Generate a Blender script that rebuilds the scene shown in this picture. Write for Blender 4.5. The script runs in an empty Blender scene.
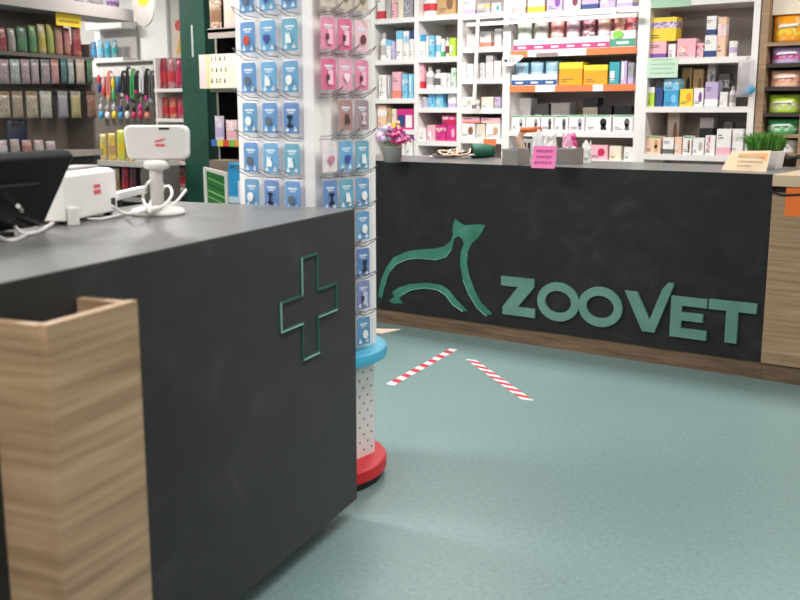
import bpy, math, random
from mathutils import Vector
random.seed(7)
S = bpy.context.scene
COL = S.collection
PI = math.pi

# ---------------------------------------------------------------- survey of the place
FOC, HC = 989.0, 1.45                       # focal length in pixels, camera height
PITCH = math.atan(188 / FOC); YAW = math.radians(35.3)
TOPZ = 1.125                                # height of both counters

def ray(x, y):
    r = (x - 400) / FOC; d = (y - 300) / FOC
    fw = math.cos(PITCH) - d * math.sin(PITCH); z = -(math.sin(PITCH) + d * math.cos(PITCH))
    return (r * math.cos(YAW) - fw * math.sin(YAW), r * math.sin(YAW) + fw * math.cos(YAW), z)

def at_z(x, y, z):
    d = ray(x, y); t = (z - HC) / d[2]
    return (d[0] * t, d[1] * t, z)

class Face:
    """An upright face in the shop: origin O, u to its right as seen from in front, y axis into its depth."""
    def __init__(s, ox, oy, ang):
        s.o = (ox, oy); s.a = ang
        s.u = (math.cos(ang), math.sin(ang)); s.d = (-math.sin(ang), math.cos(ang))
    def w(s, u, d, z):
        return (s.o[0] + s.u[0] * u + s.d[0] * d, s.o[1] + s.u[1] * u + s.d[1] * d, z)
    def uz(s, px, py, d=0.0):
        r = ray(px, py)
        k = s.o[0] * s.d[0] + s.o[1] * s.d[1] + d
        t = k / (r[0] * s.d[0] + r[1] * s.d[1])
        X, Y = r[0] * t - s.o[0], r[1] * t - s.o[1]
        return X * s.u[0] + Y * s.u[1], HC + r[2] * t
    def top(s, px, py, z):                  # point of height z -> local (u, d)
        X, Y, _ = at_z(px, py, z); X -= s.o[0]; Y -= s.o[1]
        return X * s.u[0] + Y * s.u[1], X * s.d[0] + Y * s.d[1]

# ---------------------------------------------------------------- materials
def lin(h):
    h = h.lstrip('#')
    out = []
    for i in (0, 2, 4):
        c = int(h[i:i + 2], 16) / 255
        out.append(c / 12.92 if c <= .04045 else ((c + .055) / 1.055) ** 2.4)
    return out + [1]
MATS = {}
def new_mat(name):
    m = bpy.data.materials.new(name); m.use_nodes = True
    return m, m.node_tree, m.node_tree.nodes['Principled BSDF']
def mat(hexc, rough=.5, metal=0, spec=.5):
    """plain colour with a very faint procedural unevenness"""
    k = (hexc, rough, metal, spec)
    if k in MATS: return MATS[k]
    m, nt, b = new_mat('paint_' + hexc.strip('#'))
    no = nt.nodes.new('ShaderNodeTexNoise'); no.inputs['Scale'].default_value = 14
    tc = nt.nodes.new('ShaderNodeTexCoord'); nt.links.new(tc.outputs['Object'], no.inputs['Vector'])
    mx = nt.nodes.new('ShaderNodeMix'); mx.data_type = 'RGBA'
    c = lin(hexc)
    mx.inputs[6].default_value = [v * .93 for v in c[:3]] + [1]
    mx.inputs[7].default_value = [min(1, v * 1.05) for v in c[:3]] + [1]
    nt.links.new(no.outputs['Fac'], mx.inputs[0]); nt.links.new(mx.outputs[2], b.inputs['Base Color'])
    b.inputs['Roughness'].default_value = rough; b.inputs['Metallic'].default_value = metal
    b.inputs['Specular IOR Level'].default_value = spec
    MATS[k] = m; return m
def noisy(name, stops, scale, mapping=(1, 1, 1), rough=.5, detail=6, bump=0, dist=0, spec=.5, rough2=None, space='Object'):
    if name in MATS: return MATS[name]
    m, nt, b = new_mat(name)
    tc = nt.nodes.new('ShaderNodeTexCoord'); mp = nt.nodes.new('ShaderNodeMapping')
    mp.inputs['Scale'].default_value = mapping
    nt.links.new(tc.outputs[space], mp.inputs['Vector'])
    no = nt.nodes.new('ShaderNodeTexNoise'); no.inputs['Scale'].default_value = scale
    no.inputs['Detail'].default_value = detail; no.inputs['Distortion'].default_value = dist
    nt.links.new(mp.outputs['Vector'], no.inputs['Vector'])
    cr = nt.nodes.new('ShaderNodeValToRGB'); e = cr.color_ramp.elements
    while len(e) < len(stops): e.new(.5)
    for i, (p, c) in enumerate(stops): e[i].position = p; e[i].color = lin(c)
    nt.links.new(no.outputs['Fac'], cr.inputs['Fac']); nt.links.new(cr.outputs['Color'], b.inputs['Base Color'])
    b.inputs['Roughness'].default_value = rough; b.inputs['Specular IOR Level'].default_value = spec
    if rough2 is not None:
        mr = nt.nodes.new('ShaderNodeMapRange'); mr.inputs['To Min'].default_value = rough; mr.inputs['To Max'].default_value = rough2
        nt.links.new(no.outputs['Fac'], mr.inputs['Value']); nt.links.new(mr.outputs['Result'], b.inputs['Roughness'])
    if bump:
        bp = nt.nodes.new('ShaderNodeBump'); bp.inputs['Strength'].default_value = bump; bp.inputs['Distance'].default_value = .002
        nt.links.new(no.outputs['Fac'], bp.inputs['Height']); nt.links.new(bp.outputs['Normal'], b.inputs['Normal'])
    MATS[name] = m; return m
def clear(name, hexc, alpha, rough=.15):
    if name in MATS: return MATS[name]
    m, nt, b = new_mat(name)
    b.inputs['Base Color'].default_value = lin(hexc); b.inputs['Alpha'].default_value = alpha
    b.inputs['Roughness'].default_value = rough
    MATS[name] = m; return m
SLATE = noisy('black_slate_laminate', [(.30, '#151515'), (.5, '#1b1b1b'), (.62, '#212121'), (.8, '#333333')], 5.0, (1, 1, 1.3), rough=.50, rough2=.62, detail=10, dist=1.1, spec=.32)
TOPM = noisy('satin_slate_worktop', [(.30, '#151515'), (.5, '#1b1b1b'), (.62, '#232323'), (.78, '#3d3d3d')], 5.5, (1, 1, 1.3), rough=.26, rough2=.36, detail=10, dist=1.1, spec=.75)
TOPM.node_tree.nodes['Principled BSDF'].inputs['Sheen Weight'].default_value = .3
_s = SLATE.node_tree.nodes['Principled BSDF']; _s.inputs['Sheen Weight'].default_value = .14; _s.inputs['Sheen Roughness'].default_value = .45
WOOD = noisy('oak_laminate', [(.22, '#7c6048'), (.42, '#997c60'), (.58, '#a88b6e'), (.8, '#bda184')], 3.6, (.55, .55, 14), rough=.5, detail=14, dist=.12)
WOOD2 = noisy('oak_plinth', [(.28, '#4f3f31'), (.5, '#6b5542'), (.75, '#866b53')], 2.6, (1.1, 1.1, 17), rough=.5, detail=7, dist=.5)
FLOOR = noisy('teal_vinyl_floor', [(.25, '#728a8a'), (.5, '#7c9595'), (.8, '#87a09f')], 55, rough=.42, detail=8, spec=.4)
WALLM = noisy('wall_paint', [(.3, '#d9d3cf'), (.7, '#e2dcd8')], 3, rough=.8)
WALLD = noisy('taupe_wall_paint', [(.3, '#857d77'), (.7, '#8f8781')], 3, rough=.8)
CEILM = noisy('ceiling_tiles', [(.3, '#dedcd8'), (.7, '#ebe9e6')], 60, rough=.9)
WHITE = mat('#efebe9', .4)
SHELFW = noisy('white_shelf_laminate', [(.3, '#eae4e2'), (.7, '#f2eeec')], 5, rough=.35)
WIRE = mat('#8f8b89', .35, .8)
TEAL = noisy('teal_painted_letters', [(.3, '#568075'), (.7, '#679186')], 6, rough=.5)
TEALD = noisy('teal_painted_emblem', [(.3, '#2a6a54'), (.55, '#377c66'), (.75, '#4c937c')], 7, rough=.5)
GREEN = noisy('dark_green_paint', [(.3, '#1b463b'), (.7, '#235545')], 4, rough=.35)
SLEEVE = clear('clear_plastic_sleeve', '#e6d7de', .17)
FILM = clear('clear_film', '#e6e0e4', .45)

# ---------------------------------------------------------------- mesh builder
class MB:
    def __init__(s): s.v = []; s.f = []; s.m = []; s.mats = []
    def mi(s, m):
        if m not in s.mats: s.mats.append(m)
        return s.mats.index(m)
    def add(s, vs, fs, m):
        o = len(s.v); i = s.mi(m); s.v += [tuple(p) for p in vs]
        for f in fs: s.f.append(tuple(o + k for k in f)); s.m.append(i)
        return s
    def box(s, x0, x1, y0, y1, z0, z1, m):
        return s.add([(x0, y0, z0), (x1, y0, z0), (x1, y1, z0), (x0, y1, z0), (x0, y0, z1), (x1, y0, z1), (x1, y1, z1), (x0, y1, z1)],
              [(0, 3, 2, 1), (4, 5, 6, 7), (0, 1, 5, 4), (1, 2, 6, 5), (2, 3, 7, 6), (3, 0, 4, 7)], m)
    def prism(s, poly, y0, y1, m, axis='y'):
        a = sum(poly[i][0] * poly[(i + 1) % len(poly)][1] - poly[(i + 1) % len(poly)][0] * poly[i][1] for i in range(len(poly)))
        if a < 0: poly = poly[::-1]
        n = len(poly)
        if axis == 'y': P = lambda p, y: (p[0], y, p[1])
        elif axis == 'z': P = lambda p, y: (p[0], p[1], y)
        else: P = lambda p, y: (y, p[0], p[1])
        vs = [P(p, y0) for p in poly] + [P(p, y1) for p in poly]
        fs = [tuple(range(n)), tuple(range(2 * n - 1, n - 1, -1))]
        fs += [(i, i + n, (i + 1) % n + n, (i + 1) % n) for i in range(n)]
        if axis == 'z': fs = [f[::-1] for f in fs]
        return s.add(vs, fs, m)
    def ring(s, outer, inner, y0, y1, m):   # frame between two outlines of equal length, extruded in y
        n = len(outer)
        vs = [(p[0], y0, p[1]) for p in outer] + [(p[0], y0, p[1]) for p in inner] + [(p[0], y1, p[1]) for p in outer] + [(p[0], y1, p[1]) for p in inner]
        fs = []
        for i in range(n):
            j = (i + 1) % n
            fs += [(i, j, n + j, n + i), (2 * n + i, 3 * n + i, 3 * n + j, 2 * n + j), (i, 2 * n + i, 2 * n + j, j), (n + i, n + j, 3 * n + j, 3 * n + i)]
        return s.add(vs, fs, m)
    def lathe(s, cx, cy, prof, m, n=20, a0=0):
        vs = []; fs = []
        for r, z in prof:
            for k in range(n):
                a = a0 + 2 * PI * k / n; vs.append((cx + r * math.cos(a), cy + r * math.sin(a), z))
        for i in range(len(prof) - 1):
            for k in range(n):
                k2 = (k + 1) % n; fs.append((i * n + k, i * n + k2, (i + 1) * n + k2, (i + 1) * n + k))
        fs.append(tuple(range(n - 1, -1, -1))); fs.append(tuple((len(prof) - 1) * n + k for k in range(n)))
        return s.add(vs, fs, m)
    def tube(s, pts, r, m, n=6, smooth=False, r1=None):
        P = [Vector(p) for p in pts]
        if smooth:
            Q = []
            E = [P[0]] + P + [P[-1]]
            for i in range(1, len(E) - 2):
                for k in range(5):
                    t = k / 5; a, b, c, d = E[i - 1], E[i], E[i + 1], E[i + 2]
                    Q.append(.5 * ((2 * b) + (c - a) * t + (2 * a - 5 * b + 4 * c - d) * t * t + (3 * b - a - 3 * c + d) * t ** 3))
            Q.append(P[-1]); P = Q
        vs = []; fs = []
        for i, p in enumerate(P):
            t = (P[min(i + 1, len(P) - 1)] - P[max(i - 1, 0)])
            t = t.normalized() if t.length > 1e-9 else Vector((0, 0, 1))
            up = Vector((0, 0, 1)) if abs(t.z) < .92 else Vector((1, 0, 0))
            a = t.cross(up).normalized(); b = t.cross(a)
            rr = r if r1 is None else r + (r1 - r) * i / (len(P) - 1)
            for k in range(n):
                g = 2 * PI * k / n; vs.append(tuple(p + (a * math.cos(g) + b * math.sin(g)) * rr))
        for i in range(len(P) - 1):
            for k in range(n):
                k2 = (k + 1) % n; fs.append((i * n + k, i * n + k2, (i + 1) * n + k2, (i + 1) * n + k))
        fs.append(tuple(range(n - 1, -1, -1))); fs.append(tuple((len(P) - 1) * n + k for k in range(n)))
        return s.add(vs, fs, m)
    def blob(s, c, r, m, n=10, k=7):
        prof = []
        for i in range(k + 1):
            a = -PI / 2 + PI * i / k; prof.append((max(1e-4, math.cos(a)), math.sin(a)))
        vs = []; fs = []
        for pr, pz in prof:
            for q in range(n):
                a = 2 * PI * q / n; vs.append((c[0] + r[0] * pr * math.cos(a), c[1] + r[1] * pr * math.sin(a), c[2] + r[2] * pz))
        for i in range(k):
            for q in range(n):
                q2 = (q + 1) % n; fs.append((i * n + q, i * n + q2, (i + 1) * n + q2, (i + 1) * n + q))
        return s.add(vs, fs, m)
    def pillow(s, w, h, d, m, m2=None, flat=False, z0=0, cx=0, ymid=None, nx=6, nz=9):
        """soft pouch, front towards -y: pinched at top (and bottom unless it stands on a gusset)"""
        ym = d / 2 if ymid is None else ymid
        vs = []; fs = []; ms = []
        for side in (-1, 1):
            for j in range(nz + 1):
                t = j / nz
                pz = min(1, math.sin(PI * min(t * 1.0, 1)) ** .45 if not flat else (1 if t < .45 else max(0, math.cos((t - .45) / .55 * PI / 2)) ** .6))
                for i in range(nx + 1):
                    u = i / nx
                    bulge = (math.sin(PI * u) ** .5) * pz
                    vs.append((cx + (u - .5) * w * (1 - .06 * pz), ym + side * (d / 2 * bulge + .0008), z0 + t * h))
        N = (nx + 1) * (nz + 1)
        for j in range(nz):
            for i in range(nx):
                a = j * (nx + 1) + i
                fs.append((a, a + 1, a + nx + 2, a + nx + 1)); ms.append(m if (m2 is None or not (.18 < j / nz < .55)) else m2)
                fs.append((N + a, N + a + nx + 1, N + a + nx + 2, N + a + 1)); ms.append(m)
        rim = [i for i in range(nx + 1)] + [(j) * (nx + 1) + nx for j in range(1, nz + 1)] + [nz * (nx + 1) + i for i in range(nx - 1, -1, -1)] + [j * (nx + 1) for j in range(nz - 1, 0, -1)]
        for i in range(len(rim)):
            a, b = rim[i], rim[(i + 1) % len(rim)]; fs.append((b, a, N + a, N + b)); ms.append(m)
        o = len(s.v); s.v += vs
        for f, q in zip(fs, ms): s.f.append(tuple(o + k for k in f)); s.m.append(s.mi(q))
        return s
    def build(s, name, parent=None, loc=(0, 0, 0), rot=0, bevel=0, smooth=False):
        me = bpy.data.meshes.new(name); me.from_pydata(s.v, [], s.f)
        for m in s.mats: me.materials.append(m)
        me.polygons.foreach_set('material_index', s.m)
        if smooth: me.polygons.foreach_set('use_smooth', [True] * len(s.f))
        me.update()
        o = bpy.data.objects.new(name, me); COL.objects.link(o)
        o.location = loc; o.rotation_euler = (0, 0, rot)
        if parent: o.parent = parent
        if bevel:
            b = o.modifiers.new('Bevel', 'BEVEL'); b.width = bevel; b.segments = 2; b.limit_method = 'ANGLE'
        return o
def tag(o, label, cat, group=None):
    n = len(label.split())
    if n > 16 or n < 4: print('LABEL LENGTH', n, label)
    o['label'] = label; o['category'] = cat
    if group: o['group'] = group
    return o
def thing(name, label, cat, loc=(0, 0, 0), rot=0, group=None):
    o = bpy.data.objects.new(name, None); COL.objects.link(o)
    o.location = loc; o.rotation_euler = (0, 0, rot); o.empty_display_size = .1
    return tag(o, label, cat, group)
def struct(o): o['kind'] = 'structure'; return o

# ---------------------------------------------------------------- faces
BACK = Face(0, 7.2, 0)                                  # front of the wall shelving
CF = Face(0, 5.45, 0)                                   # front of the far counter
A1 = math.atan2(.9747, -.2235)
NC = Face(-2.08, 2.66, A1)                              # front of the near counter (u = 0 is its right end)
GO = Face(-7.3, 4.7, A1)                                # front of the aisle shelving at the left
SW = Face(0, 6.75, 0)                                   # front of the displays at the far left back

# ---------------------------------------------------------------- room
XL, XR, YN, YB, ZC = -11.6, 3.4, -2.6, 7.66, 2.95
struct(MB().box(XL, XR, YN, YB, -.08, 0, FLOOR).build('floor'))
struct(MB().box(XL, XR, YN, YB, ZC, ZC + .08, CEILM).build('ceiling'))
struct(MB().box(XL, XR, YB, YB + .1, 0, ZC, WALLM).build('wall_back'))
struct(MB().box(XL, XR, YN - .1, YN, 0, ZC, WALLD).build('wall_front'))
struct(MB().box(XL - .1, XL, YN, YB, 0, ZC, WALLM).build('wall_left'))
struct(MB().box(XR, XR + .1, YN, YB, 0, ZC, WALLD).build('wall_right'))
LAMP = bpy.data.materials.new('lamp_diffuser'); LAMP.use_nodes = True
_b = LAMP.node_tree.nodes['Principled BSDF']; _b.inputs['Emission Color'].default_value = (1, .97, .93, 1); _b.inputs['Emission Strength'].default_value = 2.4
frm = MB().box(-.62, .62, -.32, -.28, -.03, 0, WHITE).box(-.62, .62, .28, .32, -.03, 0, WHITE).box(-.62, -.58, -.28, .28, -.03, 0, WHITE).box(.58, .62, -.28, .28, -.03, 0, WHITE)
n = 0
rowname = ['front', 'middle', 'far back']
PANELS = [(x, y) for y in (-.6, 2.4, 6.0) for x in (-9.8, -6.9, -3.9, -.9, 1.9)]
LW_ = {(x, y): {-.6: 84, 2.4: 46, 6.0: 42}[y] * ((.4 if y < 5 else .75) if x < -5 else {1.9: .5, -.9: .9, -3.9: 1.6}[x]) * (2.2 if (x, y) == (-9.8, 6.0) else 1) for x, y in PANELS}
for x, y in PANELS:
    where = ['over the entrance side', 'over the near counter row', 'over the far counter row'][[-.6, 2.4, 6.0].index(y)]
    ox = ['leftmost', 'second from left', 'middle', 'second from right', 'rightmost'][[-9.8, -6.9, -3.9, -.9, 1.9].index(x)]
    t = thing('ceiling_light', 'white recessed ceiling panel light, %s, %s' % (ox, where), 'ceiling light', (x, y, ZC), 0, 'ceiling panel lights')
    frm.build('light_frame', t)
    MB().box(-.58, .58, -.28, .28, -.018, -.004, LAMP).build('light_diffuser', t)
    L = bpy.data.lights.new('ceiling_lamp', 'AREA'); L.shape = 'RECTANGLE'; L.size = 1.1; L.size_y = .52; L.energy = LW_[(x, y)]; L.color = (1, .965, .93)
    lo = bpy.data.objects.new('ceiling_lamp', L); COL.objects.link(lo); lo.location = (0, 0, -.035); lo.parent = t
w = bpy.data.worlds.new('World'); S.world = w; w.use_nodes = True
w.node_tree.nodes['Background'].inputs[0].default_value = (.9, .92, 1, 1); w.node_tree.nodes['Background'].inputs[1].default_value = .3

# ---------------------------------------------------------------- camera
cam = bpy.data.cameras.new('camera'); cam.sensor_width = 36; cam.lens = FOC / 800 * 36
cam.dof.use_dof = True; cam.dof.focus_distance = 5.0; cam.dof.aperture_fstop = 3.2
co = bpy.data.objects.new('camera', cam); COL.objects.link(co)
co.location = (0, 0, HC); co.rotation_euler = (PI / 2 - PITCH, 0, YAW); S.camera = co
S.view_settings.view_transform = 'Standard'; S.view_settings.look = 'None'; S.view_settings.gamma = 1
S.view_settings.exposure = 0.0
S.view_settings.use_curve_mapping = False

# ================================================================ NEAR COUNTER
nc = thing('sales_counter', 'black slate sales counter with engraved green cross and oak leaflet box, nearest the viewer', 'counter', (NC.o[0], NC.o[1], 0), A1)
NL = -2.15
MB().box(NL, -.30, .28, .70, 0, .075, mat('#1c1c1c', .6)).build('plinth', nc)
MB().box(NL, .013, 0, .77, .075, TOPZ - .003, SLATE).build('body', nc)
MB().box(NL, 0.013, 0, .78, TOPZ - .003, TOPZ, TOPM).build('countertop', nc)
# engraved cross: dark teal ring, light on its lower and left edges painted paler
def cross(cx, cz, a, b, sh=0):   # a half arm width, b half length
    p = [(-a, b), (a, b), (a, a), (b * .98, a), (b * .98, -a), (a, -a), (a, -b), (-a, -b), (-a, -a), (-b * .98, -a), (-b * .98, a), (-a, a)]
    return [(cx + x * 1.2, cz + z) for x, z in p]
ccx, ccz = -.332, .847
emb = MB(); emb.ring(cross(ccx, ccz, .047, .164), cross(ccx, ccz, .040, .157), -.006, .001, noisy('deep_teal_cut', [(.3, '#1d4b3e'), (.7, '#2a6252')], 7))
emb.build('cross_emblem', nc)
emb = MB(); ci = cross(ccx, ccz, .0455, .1625); LR = mat('#8fbcae', .35)
for k_ in (4, 6, 8, 9, 11): emb.tube([(ci[k_][0], -.0065, ci[k_][1]), (ci[(k_ + 1) % 12][0], -.0065, ci[(k_ + 1) % 12][1])], .0022, LR, 5).build('painted_lit_edge', nc); emb = MB()
# oak leaflet box
lb = MB().box(-1.645, -1.373, -.140, -.116, 0.02, 1.06, WOOD); lb.build('leaflet_box', nc, bevel=.0015)
MB().box(-1.398, -1.374, -.1155, .0, 0.02, 1.058, WOOD).build('side_board', nc, bevel=.0015)
MB().box(-1.645, -1.621, -.1155, .0, 0.02, 1.058, WOOD).build('side_board', nc, bevel=.0015)

# ---------------------------------------------------------------- things on the near counter
def nct(px, py, dz=0): return NC.top(px, py, TOPZ + dz)
CLOUD = mat('#e6e2df', .4); CREAM = mat('#cfcac8', .45); REDL = mat('#d8485f', .5); DARK = mat('#17181a', .35)
# receipt printer
pa = nct(66, 226); pb = nct(118, 214)
ang = math.atan2(pb[1] - pa[1], pb[0] - pa[0]); plen = math.hypot(pb[0] - pa[0], pb[1] - pa[1])
pw = NC.w(pa[0], pa[1], TOPZ)
pr = thing('receipt_printer', 'white receipt printer with red badge on near counter, behind the black monitor', 'printer', pw, A1 + ang)
H1 = .142
MB().prism([(0.0, .012), (.15, .012), (.15, H1 - .01), (.13, H1 + .012), (.02, H1 + .008), (0, H1 - .002)], 0, plen, CLOUD, axis='x').build('printer_body', pr, bevel=.004)
MB().box(.02, plen - .02, .05, .13, H1 + .011, H1 + .017, mat('#a8a4a2', .5)).build('paper_lid', pr)
rb = MB()
bx, bz = plen * .60, .092
rb.box(bx - .022, bx + .022, -.002, .002, bz - .016, bz - .003, REDL).box(bx - .02, bx + .02, -.002, .002, bz + .003, bz + .014, REDL)
rb.build('red_badge', pr)
MB().box(plen - .045, plen - .02, -.003, .002, .024, .055, DARK).build('cable_socket', pr)
for q in (.02, plen - .04):
    MB().box(q, q + .02, .01, .03, 0, .013, DARK).build('foot', pr)
MB().box(.005, .03, -.03, -.001, 0, .055, CLOUD).build('cable_cover', pr, bevel=.004)

# monitor seen from behind, leaning back
mo = thing('monitor', 'black touchscreen monitor seen from behind, leaning, at left end of near counter', 'monitor', NC.w(-.9, .53, TOPZ), A1)
lean = math.atan2(.136, .215)
L_ = .245
cy, sy = math.sin(lean), math.cos(lean)
def mb_tilt(x0, x1, t0, t1, s0, s1, m, mb=None):   # s along the panel, t thickness
    mb = mb or MB()
    P = lambda x, t, s_: (x, -s_ * cy + t * sy, .012 + s_ * sy + t * cy)
    vs = [P(x, t, s_) for s_ in (s0, s1) for x, t in ((x0, t0), (x1, t0), (x1, t1), (x0, t1))]
    return mb.add(vs, [(0, 3, 2, 1), (4, 5, 6, 7), (0, 1, 5, 4), (1, 2, 6, 5), (2, 3, 7, 6), (3, 0, 4, 7)], m)
mb_tilt(-.40, 0, 0, .03, 0, .235, mat('#1d1d1f', .3)).build('back_cover', mo, bevel=.006)
mb_tilt(-.395, -.005, .031, .036, .005, .23, mat('#0a0b0d', .1)).build('screen', mo)
mb_tilt(-.36, -.1, -.012, .001, .05, .16, mat('#141415', .4)).build('vent_panel', mo, bevel=.003)
MB().box(-.27, -.13, -.02, .10, 0, .012, mat('#151515', .4)).tube([(-.2, .06, .01), (-.2, -.005, .09)], .015, mat('#151515', .4), 10).build('stand', mo)

# customer display on a pole
cb = NC.top(158, 214.5, TOPZ)
cd = thing('customer_display', 'light grey customer display with red badge on round pole stand by green post', 'display', NC.w(cb[0], cb[1], TOPZ), YAW); cd.scale = (.93, .93, .93)
MB().lathe(0, 0, [(.09, 0), (.094, .01), (.086, .02), (.05, .03), (.02, .034)], CLOUD, 32).build('base', cd, smooth=True)
MB().lathe(0, 0, [(.022, .022), (.0225, .17), (.021, .175)], CREAM, 20).build('pole', cd, smooth=True)
MB().lathe(.004, 0, [(.02, .152), (.042, .160), (.046, .174), (.042, .186), (.02, .19)], CLOUD, 24).build('collar', cd, smooth=True)
rr = []
W2, HH, R_ = .108, .058, .022
for qx, qz, a0 in ((W2 - R_, HH - R_, 0), (-W2 + R_ - .004, HH - R_, 90), (-W2 + R_ + .004, -HH + R_, 180), (W2 - R_ - .002, -HH + R_, 270)):
    for k in range(6):
        a = math.radians(a0 + 18 * k); rr.append((.011 + qx + R_ * math.cos(a), .247 + qz + R_ * math.sin(a)))
hd = MB(); hd.prism(rr, -.022, .022, CLOUD); ho = hd.build('display_head', cd, bevel=.008)
h2 = MB(); inr = [(.011 + (x - .011) * .93, .247 + (z - .247) * .9) for x, z in rr]; h2.prism(inr, -.0245, -.021, CREAM); h2.build('back_plate', cd)
MB().box(.022, .058, -.026, -.02, .291, .298, DARK).build('slot', cd)
sg = MB(); sg.box(.008, .040, -.027, -.024, .236, .243, REDL); sg.prism([(.006, .250), (.030, .252), (.044, .264), (.026, .258), (.008, .255)], -.027, -.024, REDL)
sg.build('red_badge', cd)
# cables
cab = MB()
def ncp(px, py, h): u, d = NC.top(px, py, TOPZ + h); return NC.w(u, d, TOPZ + h)
pts = [ncp(112, 206, .04), ncp(124, 213, .012), ncp(136, 213, .03), ncp(150, 206, .03), ncp(163, 190, .075), ncp(158, 179, .11), ncp(147, 184, .1), ncp(143, 198, .05), ncp(150, 209, .03), ncp(164, 205, .035), ncp(172, 194, .06), ncp(168, 186, .07), ncp(156, 192, .06), ncp(150, 208, .03), ncp(164, 207, .028), ncp(174, 204, .03), ncp(186, 190, .06)]
cab.tube(pts, .005, CLOUD, 6, smooth=True)
tag(cab.build('cable'), 'coiled white cable looping round the pole of the customer display', 'cable')
cab = MB().tube([ncp(44, 212, .03), ncp(70, 217, .008), ncp(98, 219, .006), ncp(120, 215, .006), ncp(140, 212, .006), ncp(150, 211, .03)], .0045, CLOUD, 6, smooth=True)
tag(cab.build('cable'), 'white cable lying along the foot of the receipt printer', 'cable')
cab = MB().tube([ncp(-6, 205, .09), ncp(8, 216, .05), ncp(20, 232, .012), ncp(36, 232, .008), ncp(52, 224, .006), ncp(60, 219, .01)], .006, CLOUD, 6, smooth=True)
tag(cab.build('cable'), 'white cable running from printer to front of black monitor', 'cable')
cab = MB().tube([ncp(18, 206, .09), ncp(26, 216, .045), ncp(36, 226, .008), ncp(20, 238, .006), ncp(6, 240, .006), ncp(-8, 234, .006)], .006, mat('#c9c5c3', .5), 6, smooth=True)
tag(cab.build('cable'), 'grey-white cable hanging down back of the black monitor', 'cable')
# flat white arm behind
u0, d0 = nct(119, 207); u1, d1 = nct(148, 199)
aa = math.atan2(d1 - d0, u1 - u0)
arm = thing('scanner_cradle', 'flat white plastic bar between receipt printer and customer display', 'scanner cradle', NC.w(u0, d0, TOPZ), A1 + aa)
MB().box(0, math.hypot(u1 - u0, d1 - d0), 0, .03, .022, .05, CLOUD).build('bar', arm, bevel=.005)
MB().box(.02, .045, .003, .027, 0, .022, DARK).build('foot', arm)
MB().box(math.hypot(u1 - u0, d1 - d0) - .045, math.hypot(u1 - u0, d1 - d0) - .02, -.003, .01, .03, .043, DARK).build('notch', arm)

# ================================================================ FAR COUNTER
fc = thing('reception_counter', 'long black slate counter with green animal outline and raised shop name', 'counter', (0, 5.45, 0))
XE = -1.43
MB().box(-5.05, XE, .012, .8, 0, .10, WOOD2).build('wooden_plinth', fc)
MB().box(-5.05, XE, 0, .8, .10, TOPZ - .003, SLATE).build('body', fc)
MB().box(-5.06, XE, 0, .81, TOPZ - .003, TOPZ, TOPM).build('countertop', fc)
# letters, drawn on the counter face
def cuz(px, py): return CF.uz(px, py)
Z0, Z1 = .182, .425
def letter(name, polys, ring=None):
    m = MB()
    for p in polys: m.prism(p, -.022, .0, TEAL)
    if ring: m.ring(ring[0], ring[1], -.022, .0, TEAL)
    o = m.build('letter_' + name, fc, bevel=.002); return o
x0, x1 = -3.058, -2.812; h = Z1 - Z0
letter('z', [[(x0, Z1 + .003), (x1 - .01, Z1 + .003), (x1 - .01, Z1 - .05), (x0 + .125, Z0 + .058), (x1, Z0 + .058), (x1, Z0), (x0 + .015, Z0), (x0 + .015, Z0 + .05), (x1 - .125, Z1 - .058), (x0, Z1 - .058)]])
def oval(cx, cz, a, b, n=40): return [(cx + a * math.cos(2 * PI * k / n), cz + b * math.sin(2 * PI * k / n)) for k in range(n)]
for cx in (-2.656, -2.379):
    letter('o', [], (oval(cx, .303, .142, .122), oval(cx, .303, .088, .068)))
vx = [cuz(627, 289), cuz(640, 291), cuz(654, 318), cuz(667, 281), cuz(674, 282), cuz(658, 333), cuz(645, 333)]
letter('v', [[(-2.228, .42), (-2.150, .42), (-2.068, .265), (-2.000, .452), (-1.968, .492), (-1.935, .492), (-1.935, .475), (-2.035, .19), (-2.11, .19)]])
x0, x1 = -1.945, -1.732
letter('e', [[(x0, Z1 - .005), (x1 - .005, Z1 - .005), (x1 - .005, Z1 - .058), (x0 + .065, Z1 - .058), (x0 + .065, .332), (x1 - .025, .332), (x1 - .025, .282), (x0 + .065, .282), (x0 + .065, Z0 + .056), (x1, Z0 + .056), (x1, Z0), (x0, Z0)]])
x0, x1 = -1.728, -1.465
letter('t', [[(x0, Z1), (x1, Z1), (x1, Z1 - .058), (x1 - .098, Z1 - .058), (x1 - .098, Z0 + .006), (x1 - .165, Z0 + .006), (x1 - .165, Z1 - .058), (x0, Z1 - .058)]])
# animal outline, crop coordinates (3 px per px, origin 370,140)
def crp(pts): return [cuz(370 + a / 3, 140 + b / 3) for a, b in pts]
up = crp([(26, 470), (33, 425), (48, 385), (72, 352), (110, 335), (150, 328), (195, 326), (225, 318), (243, 303), (250, 285), (249, 262), (256, 236), (270, 247), (285, 256), (310, 254), (330, 252), (347, 256), (339, 272), (325, 294), (305, 312), (295, 334), (292, 370), (300, 410), (315, 450), (335, 488), (368, 522), (350, 526), (322, 500), (298, 460), (280, 415), (272, 375), (274, 335), (283, 310), (276, 294), (266, 288), (254, 297), (247, 325), (230, 348), (200, 357), (150, 352), (115, 356), (80, 372), (58, 398), (46, 436), (37, 474)])
MB().prism(up, -.006, .0, TEALD).build('animal_back_emblem', fc)
lo_ = crp([(58, 482), (74, 470), (68, 455), (88, 442), (120, 432), (170, 428), (212, 434), (238, 450), (262, 480), (295, 514), (278, 512), (250, 492), (228, 462), (205, 447), (165, 441), (125, 447), (98, 462), (90, 478), (100, 490), (72, 490)])
MB().prism(lo_, -.006, .0, TEALD).build('animal_belly_emblem', fc)
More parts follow.
